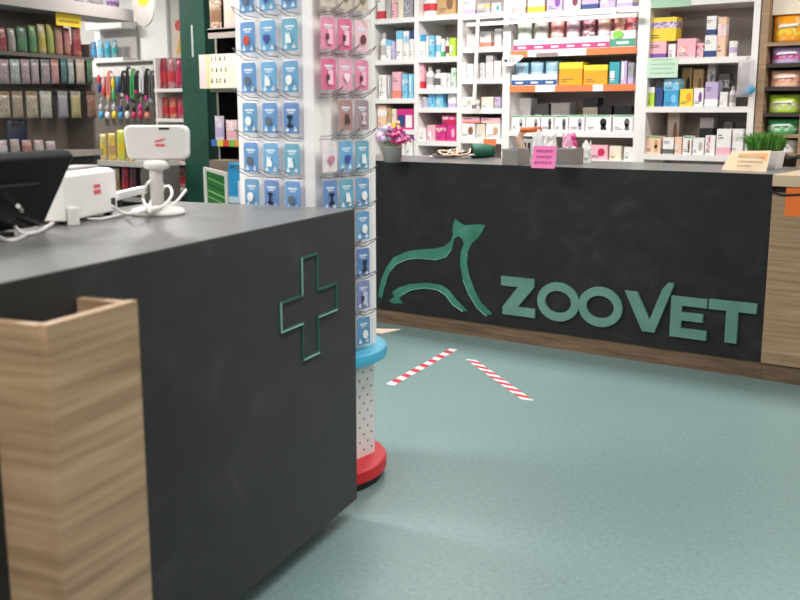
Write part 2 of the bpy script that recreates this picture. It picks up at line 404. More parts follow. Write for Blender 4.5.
# thin bright cut edge along the outlines
EDGE = mat('#7fb5a3', .4)
e1 = crp([(46, 436), (58, 398), (80, 372), (115, 357), (150, 354), (200, 359), (230, 350), (247, 327)])
MB().tube([(x, -.007, z) for x, z in e1], .003, EDGE).build('emblem_edge', fc)
e2 = crp([(98, 464), (125, 449), (165, 443), (205, 449), (228, 464), (250, 494), (280, 514)])
MB().tube([(x, -.007, z) for x, z in e2], .0035, EDGE).build('emblem_edge', fc)
e3 = crp([(280, 418), (298, 462), (322, 502), (350, 528)])
MB().tube([(x, -.007, z) for x, z in e3], .003, EDGE).build('emblem_edge', fc)

# oak end cabinet
ec = thing('oak_cabinet', 'oak veneered end cabinet joined to right end of the far black counter', 'cabinet', (XE + .002, 5.44, 0))
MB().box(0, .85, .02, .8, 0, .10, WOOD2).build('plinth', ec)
MB().box(0, .85, 0, .8, .10, 1.03, WOOD).build('body', ec)
MB().box(0, .85, .03, .8, 1.03, 1.065, mat('#2a221d', .6)).build('shadow_gap', ec)
MB().box(-.0, .87, -.02, .81, 1.065, TOPZ, noisy('pale_oak_top', [(.3, '#c2aa8c'), (.7, '#d8c3a8')], 3, (1, 8, 1), rough=.4)).build('top_board', ec, bevel=.002)
ru, rz = CF.uz(784, 216, -.02); ru2, rz2 = CF.uz(802, 186, -.02)
tag(MB().box(0, .16, -.002, 0, 0, .2, mat('#ee7426', .6)).build('paper_note', loc=(ru, 5.438, rz)), 'orange paper note stuck on front of the oak end cabinet', 'note')
tag(MB().tube([(ru - .09, 5.432, 1.045), (ru - .02, 5.432, 1.02), (ru + .1, 5.432, 1.028), (ru + .3, 5.432, 1.03)], .006, DARK, 6, smooth=True).build('cable'), 'black cable sagging across front of the oak end cabinet', 'cable')
tag(MB().tube([at_z(781, 153, TOPZ + .05), at_z(790, 158, TOPZ + .03), at_z(800, 157, TOPZ + .04), at_z(812, 165, TOPZ + .01)], .014, DARK, 8, smooth=True).build('telephone_cord'), 'thick black cord lying on the oak cabinet top at right edge', 'cord')

# ---------------------------------------------------------------- things on the far counter
def on(px, py): return at_z(px, py, TOPZ)
def squiggles(mb, x0, x1, z0, z1, rows, m, y=-.002, seed=1):
    r = random.Random(seed); hz = (z1 - z0) / rows
    for k in range(rows):
        zc = z1 - hz * (k + .5); x = x0 + r.random() * .1 * (x1 - x0)
        while x < x1 - hz * .5:
            wd = hz * r.uniform(.35, .6)
            p = [(x, y, zc - hz * .25), (x + wd * .3, y, zc + hz * .28), (x + wd * .6, y, zc - hz * .2), (x + wd, y, zc + hz * .2)]
            mb.tube(p, hz * .06, m, 4); x += wd * 1.35
    return mb
# grey tray with odds and ends, behind the pink card
GREYP = mat('#8f8783', .5)
def tray(px0, px1, pyb, h, d, label, cm=GREYP):
    a = on(px0, pyb); b = on(px1, pyb); w = b[0] - a[0]
    t = thing('counter_tray', label, 'tray', (a[0], a[1] , TOPZ), 0)
    m = MB(); q = .006
    m.prism([(0, 0), (w, 0), (w, d), (0, d)], 0, q, cm, axis='z')
    m.box(0, w, 0, q, q, h, cm).box(0, w, d - q, d, q, h, cm).box(0, q, q, d - q, q, h, cm).box(w - q, w, q, d - q, q, h, cm)
    m.build('tray_body', t, bevel=.002)
    r = MB().box(-.005, w + .005, -.005, .001, h - .012, h, mat('#a59d99', .5)); r.build('rim', t)
    return a, w
tray(502, 523, 165, .1, .16, 'grey counter tray left of the pink card, holding an orange-handled tool')
a_, w_ = tray(556, 578, 164, .1, .16, 'grey counter tray right of the pink card, holding white paper')
# orange handled tool in the left tray
p = on(510, 163)
tl = thing('grooming_brush', 'pale grooming brush with orange handle standing in the left grey tray', 'brush', (p[0] + .05, p[1] + .06, TOPZ + .01))
MB().tube([(0, 0, 0), (.01, 0, .08), (-.02, 0, .16), (.02, 0, .2)], .022, mat('#e9c3a8', .4), 10, smooth=True).build('handle_grip', tl, smooth=True)
MB().tube([(.0, -.01, .2), (.14, -.01, .205)], .018, mat('#d8682a', .4), 10).build('orange_handle', tl, smooth=True)
p = on(517, 163)
tag(MB().box(0, .07, 0, .05, .008, .15, mat('#d5d3d0')).box(.008, .03, -.002, 0, .03, .13, mat('#2f3335')).box(.042, .062, -.002, 0, .05, .13, mat('#2f3335')).build('spray_box', loc=(p[0] + .015, p[1] + .035, TOPZ)), 'black and white box standing in the left grey counter tray', 'box')
# white paper bags
def crumple(px0, px1, pyb, pyt, label, name='paper_bag', d=.09, m=None, back=.02, cat='paper bag', group=None, seed=1):
    a = on(px0, pyb); b = on(px1, pyb); w = b[0] - a[0]
    _, zt = Face(0, a[1], 0).uz((px0 + px1) / 2, pyt); hh = zt - TOPZ
    r = random.Random(seed); m = m or mat('#f6f3f2', .6)
    nx, nz = 6, 7; vs = []; fs = []
    for side in (0, 1):
        for j in range(nz + 1):
            for i in range(nx + 1):
                t = j / nz; u = i / nx
                dd = (d / 2) * (1 - .85 * t) * (.6 + .4 * math.sin(PI * u))
                top = hh * (1 + .12 * math.sin(u * 9 + seed)) if j == nz else hh
                vs.append((u * w + (r.uniform(-.006, .006) if 0 < j else 0), d / 2 + (dd if side else -dd) + (r.uniform(-.005, .005) if j > 0 else 0), t * top))
    N = (nx + 1) * (nz + 1)
    for j in range(nz):
        for i in range(nx):
            k = j * (nx + 1) + i; fs.append((k, k + 1, k + nx + 2, k + nx + 1)); fs.append((N + k, N + k + nx + 1, N + k + nx + 2, N + k + 1))
    rim = [i for i in range(nx + 1)] + [j * (nx + 1) + nx for j in range(1, nz + 1)] + [nz * (nx + 1) + i for i in range(nx - 1, -1, -1)] + [j * (nx + 1) for j in range(nz - 1, 0, -1)]
    for i in range(len(rim)):
        k, l = rim[i], rim[(i + 1) % len(rim)]; fs.append((l, k, N + k, N + l))
    return tag(MB().add(vs, fs, m).build(name, loc=(a[0], a[1] + back, TOPZ)), label, cat, group)
crumple(524, 537, 165, 133, 'white crumpled paper bag at left behind the pink card', seed=3, back=.07)
crumple(536, 553, 163, 136, 'white crumpled paper bag in the middle behind the pink card', seed=5, back=.05)
crumple(545, 557, 163.5, 137, 'pale pink tissue pack standing behind the pink card', m=mat('#f0b2cf', .6), seed=8, back=.2, name='tissue_pack', cat='tissue pack')
crumple(579, 590, 163, 143, 'white folded paper bag right of the grey trays', seed=11, d=.06)
crumple(559, 576, 163.5, 148, 'white crumpled tissue inside the right grey counter tray', seed=14, d=.05, back=.05, name='tissue', cat='tissue')
p = on(564, 163.5)
pt = thing('squeaky_toy', 'bright pink squeaky toy bottle standing behind the pink card', 'toy', (p[0] - .06, p[1] + .24, TOPZ))
MB().lathe(0, 0, [(.03, 0), (.032, .05), (.02, .08), (.033, .1), (.033, .13), (.018, .15)], mat('#e2418c', .35), 14).build('toy_body', pt, smooth=True)
MB().lathe(0, 0, [(.024, .15), (.026, .17), (.014, .19)], mat('#ee6fab', .35), 12).build('toy_top', pt, smooth=True)
# pink card
def shear(mb, k=.2):
    mb.v = [(x, y + z * k, z) for x, y, z in mb.v]; return mb
a = on(531, 168); b = on(563, 168); w_ = b[0] - a[0]
pc = thing('pink_sign', 'bright pink handwritten card leaning on the far counter in front of white bags', 'sign', (a[0], a[1], TOPZ + .001))
shear(MB().box(0, w_, 0, .002, 0, .128, mat('#f983c1', .6))).build('card', pc)
shear(squiggles(MB(), .02, w_ - .02, .015, .115, 3, mat('#c4458f', .6), seed=4)).build('handwriting', pc)
MB().add([(.03, .002, 0), (w_ - .03, .002, 0), (w_ - .03, .06, 0), (.03, .06, 0), (.03, .021, .08), (w_ - .03, .021, .08)], [(0, 3, 2, 1), (0, 1, 5, 4), (4, 5, 2, 3), (0, 4, 3), (1, 2, 5)], mat('#f983c1', .6)).build('card_stand', pc)
# flower pot at left
p = on(384, 163)
fp = thing('flower_basket', 'grey pot of pink and purple wrapped treats at left of the far counter', 'basket', (p[0] - .02, p[1] + .12, TOPZ))
MB().lathe(0, 0, [(.055, 0), (.066, .095), (.07, .1), (.064, .103)], mat('#9a9693', .5), 24).build('pot', fp, smooth=True)
# wrapped treats in the pot
cols = ['#b73aa0', '#d964b8', '#c22e77', '#8d6fc9', '#e9b7da', '#d8608c', '#a83a8f', '#cfc2e8']
for k in range(20):
    rr_ = random.Random(k); ang_ = k * 2.4; rad = .02 + .075 * (k / 20) ** .6
    zz = .12 + .1 * rr_.random()
    c = (rad * math.cos(ang_) * 1.3, rad * math.sin(ang_) * .8, zz)
    m = MB(); mm = mat(cols[k % 8], .3)
    m.blob(c, (.027, .024, .021), mm, 8, 6)
    m.add([(c[0] - .03, c[1], c[2]), (c[0] - .06, c[1] - .012, c[2] + .02), (c[0] - .06, c[1] + .012, c[2] - .018)], [(0, 1, 2)], mm)
    m.add([(c[0] + .03, c[1], c[2]), (c[0] + .06, c[1] - .012, c[2] + .02), (c[0] + .06, c[1] + .012, c[2] - .018)], [(0, 2, 1)], mm)
    m.tube([(c[0] * .3, c[1] * .3, .1), c], .004, mat('#7a9a70', .5), 5)
    m.build('wrapped_treat', fp)
p = on(388, 158)
bt = thing('spray_bottle', 'small red bottle with pale cap behind the pink treats pot', 'bottle', (p[0] - .02, p[1] + .15, TOPZ))
MB().lathe(0, 0, [(.03, 0), (.03, .2), (.014, .23)], mat('#df6a58', .35), 14).build('bottle_body', bt, smooth=True)
MB().lathe(0, 0, [(.015, .23), (.015, .262)], mat('#e9b18c', .4), 12).build('cap', bt, smooth=True)
# bundle of leashes and green roll
p0 = on(430, 159)
bl = MB(); rnd = random.Random(5)
for k in range(9):
    x = p0[0] - .14 + k * .026; y = p0[1] + .05
    z_ = TOPZ + .008 + .006 * (k % 4)
    bl.tube([(x, y + .3 + rnd.uniform(-.05, .05), z_), (x + .09, y + .26, z_ + rnd.uniform(.01, .04)), (x + .16, y + .17 + rnd.uniform(-.03, .03), z_ + rnd.uniform(.01, .05)), (x + .19, y + .09, z_ + rnd.uniform(0, .03)), (x + .13, y + .03 + rnd.uniform(0, .05), z_), (x + .04, y + .1, z_ + rnd.uniform(0, .03)), (x + .1, y + .2, z_ + .02)], .007, mat(['#c9c4c0', '#77706b', '#2c2b2b', '#d9b79a'][k % 4], .5), 5, smooth=True)
o = bl.build('leash_bundle'); tag(o, 'loose bundle of grey and black leashes lying beside the green roll', 'leashes')
p = on(464, 159); q = on(484, 159)
gr = thing('bag_roll', 'dark green rolled bag with hollow end lying on the far counter', 'roll', (p[0] + .02, p[1] + .07, TOPZ), math.radians(50))
lenr = .16
m = MB(); n_ = 16; vs = []; fs = []
for x, r in ((0, .034), (0, .048), (.012, .052), (lenr * .7, .051), (lenr, .044), (lenr, .01)):
    for k in range(n_): g = 2 * PI * k / n_; vs.append((x, r * math.cos(g), .052 + r * math.sin(g) * .98))
for i in range(5):
    for k in range(n_): k2 = (k + 1) % n_; fs.append((i * n_ + k, i * n_ + k2, (i + 1) * n_ + k2, (i + 1) * n_ + k))
m.add(vs, fs, mat('#1c5a45', .6)); m.build('rolled_fabric', gr, smooth=True)
m = MB(); vs = [(-.001, .034 * math.cos(2 * PI * k / n_), 0.052 + .034 * math.sin(2 * PI * k / n_)) for k in range(n_)]
m.add(vs, [tuple(range(n_))], mat('#0c1512', .7)); m.build('hollow_end', gr)
# planter with cat grass
pl0 = on(743, 169); pl1 = on(783, 169)
pl = thing('grass_planter', 'white planter box of green cat grass at right end of far counter', 'planter', (pl0[0], pl0[1] + .02, TOPZ))
pw_ = pl1[0] - pl0[0] + .0
PW = mat('#ece6e6', .4)
MB().prism([(0.01, 0), (pw_ - .015, 0), (pw_, .105), (0, .105)], 0, .15, PW).build('planter_box', pl, bevel=.004)
MB().box(.008, pw_ - .01, .008, .142, .1, .112, mat('#4a3626', .9)).build('soil', pl)
g = MB(); rg = random.Random(2); GM = [mat('#4f8f33', .6), mat('#6aa842', .6), mat('#3d7a2a', .6)]
for k in range(900):
    x = rg.uniform(.0, pw_ - .01); y = rg.uniform(.012, .138)
    hh = rg.uniform(.06, .115) * (1 - .3 * abs(x / pw_ - .45)); lx = (x / pw_ - .5) * .05 + rg.uniform(-.02, .02); ly = rg.uniform(-.03, .02)
    bw = .0032; aa = rg.uniform(0, PI); cx_, sx_ = math.cos(aa) * bw, math.sin(aa) * bw
    vs = [(x - cx_, y - sx_, .108), (x + cx_, y + sx_, .108), (x + lx * .5 + cx_, y + ly * .5 + sx_, .108 + hh * .6), (x + lx * .5 - cx_, y + ly * .5 - sx_, .108 + hh * .6), (x + lx * 1.3, y + ly * 1.3, .108 + hh)]
    g.add(vs, [(0, 1, 2, 3), (3, 2, 4)], GM[k % 3])
go_ = g.build('grass', pl); go_['kind'] = 'stuff'
# peach sign
s0 = on(721, 170); s1 = on(763, 174)
ps = thing('peach_sign', 'folded peach handwritten card lying before the white grass planter', 'sign', (s0[0], s0[1] + .005, TOPZ), math.radians(-3))
wS = .262
m = MB()
m.add([(0, 0, .002), (wS, -.03, -.012), (wS, .03, .115), (.035, .05, .105), (0, .003, .001), (wS, -.027, -.014), (wS, .033, .113), (.035, .053, .103)],
      [(0, 1, 2, 3), (7, 6, 5, 4), (0, 4, 5, 1), (1, 5, 6, 2), (2, 6, 7, 3), (3, 7, 4, 0)], mat('#fbe0bd', .6))
m.add([(.07, .004, .012), (wS - .012, -.02, .002), (wS - .012, .022, .1), (.085, .036, .092)], [(0, 1, 2, 3)], mat('#fabd80', .6)).build('card', ps)
m = MB()
for k in range(3):
    for j in range(7):
        t0 = .09 + j * .021; fz = .075 - k * .024; yy = -.012 - .015 * (t0 / wS) + fz * .42
        if k == 2 and j > 3: continue
        m.tube([(t0, yy, fz - .006), (t0 + .006, yy + .001, fz + .007), (t0 + .010, yy, fz - .004), (t0 + .015, yy + .001, fz + .006)], .0014, mat('#9a6238', .6), 4)
m.build('handwriting', ps)

# ================================================================ WALL SHELVING
PAL = dict(white='#f0eceb', cream='#ece0cb', grey='#b9b3b2', blue='#3f9fd0', navy='#2d4480', pink='#eeb4c0', red='#cf3340', crimson='#c92457', magenta='#d42f86', yellow='#efd23a',
           orange='#f0a01f', tan='#c9a274', brown='#8a654a', green='#4fae6a', mint='#cfe5d3', lilac='#c0aed4', purple='#7e4c9c', black='#26262a', teal='#3aa0a8', peach='#f2c9ae', lime='#b7d84a',
           silver='#9c9aa0', beige='#cdbfae', sky='#7cc6ea', maroon='#7a2c44', salmon='#e98a76', charcoal='#62605c')
ORD = ['leftmost', 'second from left', 'third from left', 'fourth from left', 'fifth from left', 'sixth from left', 'seventh from left', 'eighth from left', 'ninth from left', 'tenth from left', 'eleventh from left', 'twelfth from left', 'thirteenth from left', 'fourteenth from left']
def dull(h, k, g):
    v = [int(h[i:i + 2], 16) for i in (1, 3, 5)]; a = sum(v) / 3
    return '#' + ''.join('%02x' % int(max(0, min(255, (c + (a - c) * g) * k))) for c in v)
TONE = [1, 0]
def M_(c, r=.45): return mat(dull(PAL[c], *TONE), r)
def printed(a, b):
    k = 'print_%s_%s_%d' % (a, b, TONE[0] * 100)
    if k in MATS: return MATS[k]
    mix = lambda p, q: '#' + ''.join('%02x' % ((int(PAL[p][i:i + 2], 16) + int(PAL[q][i:i + 2], 16)) // 2) for i in (1, 3, 5))
    m = noisy(k, [(p_, dull(c_, *TONE)) for p_, c_ in ((.36, PAL[a]), (.46, mix(a, b)), (.54, PAL[b]), (.60, PAL[a]), (.68, mix(a, 'white')), (.72, mix(b, 'brown')))], 21, (1, 1, 1), rough=.35, detail=3)
    return m
def carton(w, h, d, base, acc, pat, seed):
    m = MB(); B = M_(base); A = printed(acc, 'white') if pat in ('block', 'band', 'stripe') else M_(acc); e = .0012; K = mat('#5b5557', .5)
    m.box(0, w, 0, d, 0, h, B)
    if pat == 'band': m.box(-e, w + e, -e, d * .9, h * .55, h * .82, A)
    elif pat == 'base': m.box(-e, w + e, -e, d * .9, h * .02, h * .3, A)
    elif pat == 'top': m.box(-e, w + e, -e, d * .9, h * .72, h + e, A)
    elif pat == 'stripe': m.box(w * .18, w * .5, -e, 0, h * .12, h * .95, A)
    elif pat == 'block': m.box(w * .1, w * .52, -e, 0, h * .12, h * .6, A)
    elif pat == 'spot': m.prism(oval(w * .68, h * .5, w * .18, h * .28, 12), -e, 0, A)
    elif pat == 'dog':
        m.prism(oval(w * .7, h * .55, w * .13, h * .26, 12), -e, 0, A); m.prism([(w * .6, h * .1), (w * .84, h * .1), (w * .78, h * .5), (w * .62, h * .5)], -e, 0, A)
        m.box(w * .04, w * .97, -e, 0, h * .9, h * .98, M_('green'))
    elif pat == 'duo': m.box(0.06 * w, w * .48, -e, 0, h * .1, h * .7, M_('navy')); m.box(w * .54, w * .94, -e, 0, h * .1, h * .7, M_('white')); m.box(w * .08, w * .92, -e, 0, h * .78, h * .92, A)
    r = random.Random(seed)
    if pat != 'none':                       # printed lines
        for k in range(2):
            zz = h * (.14 + .1 * k + .5 * (pat in ('base',))); m.box(w * .1, w * (.3 + .35 * r.random()), -e * 1.6, 0, zz, zz + h * .035, K)
    return m
def bottle(w, h, d, base, acc, pat, seed):
    r = w / 2; m = MB()
    m.lathe(r, r, [(r * .96, 0), (r, h * .03), (r, h * .68), (r * .55, h * .78), (r * .5, h * .8)], M_(base, .3), 16)
    m.lathe(r, r, [(r * 1.01, h * .18), (r * 1.01, h * .55)], M_(acc), 16)
    m.lathe(r, r, [(r * .56, h * .8), (r * .56, h)], M_('white' if base != 'white' else 'grey', .4), 12)
    return m
def tub(w, h, d, base, acc, pat, seed):
    r = w / 2; m = MB()
    m.lathe(r, r, [(r * .94, 0), (r * .96, h * .8)], M_(base, .3), 20)
    m.lathe(r, r, [(r * .97, h * .25), (r * .97, h * .6)], M_(acc, .4), 20)
    m.lathe(r, r, [(r, h * .8), (r, h * .97), (r * .9, h)], M_('white', .4), 20)
    return m
def pouch(w, h, d, base, acc, pat, seed):
    m = MB(); m.pillow(w, h, min(d, .06), printed(base, acc), M_(acc, .35), flat=True, cx=w / 2); return m
NAMES = dict(c=('medicine_carton', 'carton', carton), b=('bottle', 'bottle', bottle), t=('tub', 'tub', tub), p=('treat_pouch', 'pouch', pouch))
def stock(face, z0, items, where, group, d=.03, depth=.12, ground=True, yb=None):
    """items: (px0, px1, py_top, kind, base, accent, pattern[, py_bottom]) set on the board of height z0"""
    for i, it in enumerate(items):
        px0, px1, pyt, kd, base, acc, pat = it[:7]
        ua, _ = face.uz(px0 + .3, pyt, d); ub, _ = face.uz(px1 - .3, pyt, d)
        _, zt = face.uz((px0 + px1) / 2, pyt, d)
        zb = z0
        if len(it) > 7: _, zb = face.uz((px0 + px1) / 2, it[7], d)
        w, h = ub - ua, max(.03, zt - zb)
        nm, cat, fn = NAMES[kd]
        m = fn(w, h, min(depth, max(.05, w * 1.2)), base, acc, pat, i + int(px0))
        o = m.build(nm, loc=face.w(ua, d, zb + .0005), rot=face.a, smooth=(kd in 'p'))
        two = base if (acc == base or pat == 'none') else base + ' and ' + acc
        pos = ORD[i] if len(items) > 1 else 'standing'
        tag(o, '%s %s, %s %s' % (two, cat, pos, where), cat, group)

UNITS = {}
def zrow(px, py): return BACK.uz(px, py)[1]
def unit(key, label, pxa, pxb, boards, sp=.025, extra=None):
    xa, _ = BACK.uz(pxa, 80); xb, _ = BACK.uz(pxb, 80)
    t = thing('wall_shelf_unit', label, 'shelf unit', (xa, 7.2, 0), 0, 'white wall shelving behind the far counter')
    w = xb - xa; D = .43; HT = 2.62
    MB().box(0, sp, 0, D, 0, HT, SHELFW).build('side_panel', t); MB().box(w - sp, w, 0, D, 0, HT, SHELFW).build('side_panel', t)
    MB().box(sp, w - sp, D - .012, D, .08, HT, mat('#b5aaa4', .6)).build('back_panel', t)
    MB().box(sp, w - sp, .03, .05, 0, .08, mat('#c9c4c0', .6)).build('plinth', t)
    MB().box(sp, w - sp, 0, D - .012, .08, .105, SHELFW).build('shelf', t)
    MB().box(sp, w - sp, 0, D - .012, HT - .025, HT, SHELFW).build('shelf', t)
    MB().box(sp, w - sp, 0, D - .012, .58, .605, SHELFW).build('shelf', t)
    for z in boards: MB().box(sp, w - sp, 0, D - .012, z - .042, z, SHELFW).build('shelf', t)
    UNITS[key] = t; return t, w
zA1 = [zrow(396, y) for y in (18, 59.5, 98.5, 129.5, 156)]
zA2 = [zrow(438, y) for y in (15, 57, 88.5, 107.5, 141, 156)]
zA3 = [zrow(480, y) for y in (13.5, 47, 78.5, 108.5, 138.5)]
zB = [zrow(573, y) for y in (10, 49.5, 85.5, 131.5, 159)]
zC = [zrow(698, y) for y in (57.5, 106.5, 155)]
tA1, wA1 = unit('A1', 'narrow white wall shelf unit nearest the spinner, with navy and magenta box', 371, 416.2, zA1, .022)
tA2, wA2 = unit('A2', 'narrow white wall shelf unit holding stacked crimson boxes low down', 416.2, 459.3, zA2, .022)
tA3, wA3 = unit('A3', 'narrow white wall shelf unit crossed by a hanging white hooked pole', 459.3, 505, zA3, .022)
tB, wB = unit('B', 'wide white wall shelf unit with orange edge strips and orange boxes', 505, 641.5, zB, .045)
tC, wC = unit('C', 'white wall shelf unit with pale green notice, rightmost of the white ones', 641.5, 756, zC, .045)
# orange price strips on the wide unit
ORG = mat('#ee7d4a', .5)
for z, cuts in ((zB[1], ((.0, .15, 1), (.15, .62, 0), (.62, 1, 1))), (zB[2], ((0, .22, 1), (.22, .38, 0), (.38, .68, 1), (.68, .76, 0), (.76, 1, 1)))):
    m = MB(); w = wB - .09
    for a, b, o_ in cuts: m.box(.045 + a * w, .045 + b * w, -.006, 0, z - .045, z + .004, ORG if o_ else mat('#f3efee', .4))
    m.build('price_strip', tB)
# upper rail for the ladder
MB().box(-.33, wB - .03, -.075, -.05, zB[0] - .085, zB[0] - .055, mat('#e2dedc', .35)).build('ladder_rail', tB)
for q in (.02, wB - .24): MB().box(q, q + .035, -.05, -.0, zB[0] - .085, zB[0] - .03, WHITE).build('rail_bracket', tB)
ua, za = BACK.uz(478.5, 19, -.09); ub, zb_ = BACK.uz(474, 106, -.10)
lad = thing('ladder_pole', 'white hooked pole hanging down from the rail, right narrow unit', 'pole', (ub, 7.2 - .17, 0))
MB().tube([(.0, .07, zb_), (ua - ub, .075, za)], .016, mat('#e4dfdd', .4), 8).build('pole', lad)
MB().tube([(ua - ub, .075, za), (ua - ub + .005, .08, za + .02), (ua - ub + .03, .087, za + .027), (ua - ub + .17, .087, za + .027)], .013, mat('#e4dfdd', .4), 8).build('hook', lad)
MB().lathe(0, .07, [(.02, zb_ - .02), (.02, zb_ + .01)], mat('#777777', .6), 10).build('rubber_foot', lad)

def wh(r, u): return 'on %s of %s' % (r, u)
U1, U2, U3 = 'unit beside spinner', 'crimson-box shelf unit', 'unit behind hooked pole'
stock(BACK, zA1[0], [(377, 385, -8, 'c', 'white', 'red', 'base'), (386, 391, -8, 'c', 'grey', 'white', 'none'), (391.5, 397.5, -8, 'c', 'pink', 'red', 'band'), (398, 403.5, -8, 'c', 'cream', 'white', 'none'), (404, 413, -8, 'c', 'silver', 'navy', 'block')], wh('top shelf', U1), 'goods on the top shelf beside the spinner')
stock(BACK, zA1[1], [(378.5, 385.5, 33, 'b', 'white', 'grey', ''), (386, 390.8, 40, 'c', 'white', 'sky', 'top'), (391, 395.3, 41.5, 'c', 'lilac', 'blue', 'stripe'), (396, 402.5, 31, 'c', 'white', 'sky', 'top'), (403, 409, 31, 'c', 'white', 'blue', 'band'), (409.5, 414, 31, 'c', 'white', 'navy', 'top')], wh('second shelf', U1), 'goods on the second shelf beside the spinner')
stock(BACK, zA1[2], [(378.5, 386.5, 75, 'c', 'white', 'grey', 'stripe'), (387, 391.5, 76, 'c', 'silver', 'pink', 'stripe'), (392, 401, 72, 'c', 'pink', 'salmon', 'base'), (402, 407.5, 74, 'c', 'sky', 'blue', 'band'), (408.5, 413.5, 74, 'c', 'sky', 'mint', 'stripe')], wh('third shelf', U1), 'goods on the third shelf beside the spinner')
stock(BACK, zA1[3], [(377.5, 386.5, 105.5, 'c', 'peach', 'white', 'band'), (387, 391, 108, 'c', 'tan', 'white', 'base'), (391.5, 396.5, 109, 'c', 'cream', 'yellow', 'base'), (397, 413.3, 109, 'c', 'magenta', 'magenta', 'duo')], wh('fourth shelf', U1), 'goods on the fourth shelf beside the spinner')
stock(BACK, zA1[4], [(398, 404.5, 135, 'c', 'white', 'tan', 'band'), (405.5, 413, 137, 'c', 'white', 'mint', 'block')], wh('lowest shelf', U1), 'goods on the lowest shelf beside the spinner')
stock(BACK, zA2[0], [(419.5, 435.5, -5, 't', 'white', 'red', ''), (437, 456, -8, 'c', 'tan', 'brown', 'spot')], wh('top shelf', U2), 'goods on the top shelf, second narrow unit')
stock(BACK, zA2[1], [(419.5, 425.5, 35, 'c', 'white', 'blue', 'top'), (426, 428.5, 36, 'c', 'white', 'white', 'none'), (429, 434, 35.5, 'c', 'sky', 'blue', 'band'), (434.5, 440, 36, 't', 'white', 'sky', ''), (441, 444.5, 39, 'c', 'white', 'green', 'base'), (445, 448.5, 37, 'b', 'white', 'maroon', ''), (449, 455.8, 38, 'c', 'lime', 'white', 'block')], wh('second shelf', U2), 'goods on the second shelf, second narrow unit')
stock(BACK, zA2[2], [(418.8, 424, 64, 'c', 'pink', 'red', 'base'), (424.5, 432, 66.5, 'b', 'white', 'grey', ''), (432.5, 440, 69.5, 'b', 'white', 'charcoal', ''), (440.5, 446.5, 73, 'c', 'white', 'grey', 'block'), (447, 450.5, 74, 'c', 'white', 'black', 'stripe'), (451, 456, 68, 'c', 'mint', 'green', 'band')], wh('third shelf', U2), 'goods on the third shelf, second narrow unit')
stock(BACK, zA2[3], [(420, 427.5, 97, 't', 'lilac', 'grey', ''), (428, 435, 93, 'c', 'sky', 'blue', 'spot'), (435.5, 443, 93, 'c', 'sky', 'teal', 'block'), (448, 456, 94, 'c', 'white', 'lilac', 'base')], wh('fourth shelf', U2), 'goods on the fourth shelf, second narrow unit')
stock(BACK, zA2[4], [(419, 426, 128, 'c', 'white', 'grey', 'block'), (427, 435.5, 125, 'c', 'pink', 'white', 'block'), (436, 446, 125, 'c', 'magenta', 'crimson', 'band'), (446.5, 456.3, 125, 'c', 'magenta', 'pink', 'spot')], wh('fifth shelf', U2), 'goods on the fifth shelf, second narrow unit')
stock(BACK, zA2[4], [(442, 456, 115, 'c', 'crimson', 'magenta', 'band', 124.7)], 'crimson box atop magenta ones, lone in its stack', 'x')
del_ = [o for o in COL.objects if o.get('group') == 'x']
for o in del_: o['label'] = 'crimson carton lying across the top of the magenta cartons'; del o['group']
stock(BACK, zA3[0], [(461, 475.5, -2, 'c', 'white', 'lilac', 'base'), (477, 490.5, 3, 'c', 'grey', 'orange', 'band'), (491.5, 501, 3, 'c', 'white', 'teal', 'spot')], wh('top shelf', U3), 'goods on the top shelf behind the pole')
stock(BACK, zA3[1], [(460.8, 465.8, 40, 'c', 'pink', 'maroon', 'block'), (466.5, 479, 34, 'c', 'white', 'pink', 'block'), (480, 491, 31.5, 'c', 'white', 'salmon', 'base'), (494.5, 501.2, 29, 'c', 'white', 'grey', 'block')], wh('second shelf', U3), 'goods on the second shelf behind the pole')
stock(BACK, zA3[2], [(461, 466, 63, 'c', 'white', 'red', 'stripe'), (466.5, 473.5, 64, 'c', 'white', 'grey', 'block'), (474, 479.5, 64, 'c', 'grey', 'white', 'block'), (480, 485, 63, 'c', 'white', 'silver', 'stripe'), (486, 493, 56, 'c', 'white', 'grey', 'top'), (494, 501, 61, 'c', 'white', 'beige', 'block')], wh('third shelf', U3), 'goods on the third shelf behind the pole')
stock(BACK, zA3[3], [(461, 473, 97, 'c', 'white', 'beige', 'spot'), (474, 479, 100, 't', 'white', 'grey', ''), (481, 493.5, 97, 'c', 'cream', 'white', 'block'), (494.5, 500.8, 97, 'c', 'lilac', 'silver', 'base')], wh('fourth shelf', U3), 'goods on the fourth shelf behind the pole')
stock(BACK, zA3[4], [(460.8, 475.5, 123.5, 'c', 'white', 'brown', 'spot'), (476.3, 485, 124, 'c', 'cream', 'grey', 'block'), (485.8, 500.5, 123.5, 'c', 'white', 'tan', 'spot')], wh('fifth shelf', U3), 'goods on the fifth shelf behind the pole')
stock(BACK, zA3[4], [(461, 480, 117, 'c', 'pink', 'salmon', 'base', 123.2), (481, 500.5, 118, 'c', 'pink', 'peach', 'base', 123.2)], 'atop row behind the green roll', 'pink cartons lying on the fifth shelf row')
u_, z_ = BACK.uz(483.5, 146, -.004); u2_, z2_ = BACK.uz(496, 139, -.004)
tag(MB().box(0, u2_ - u_, -.004, 0, 0, z2_ - z_, ORG).build('price_tag', loc=(u_, 7.2, z_)), 'orange price tag under the fifth shelf behind hooked pole', 'price tag')

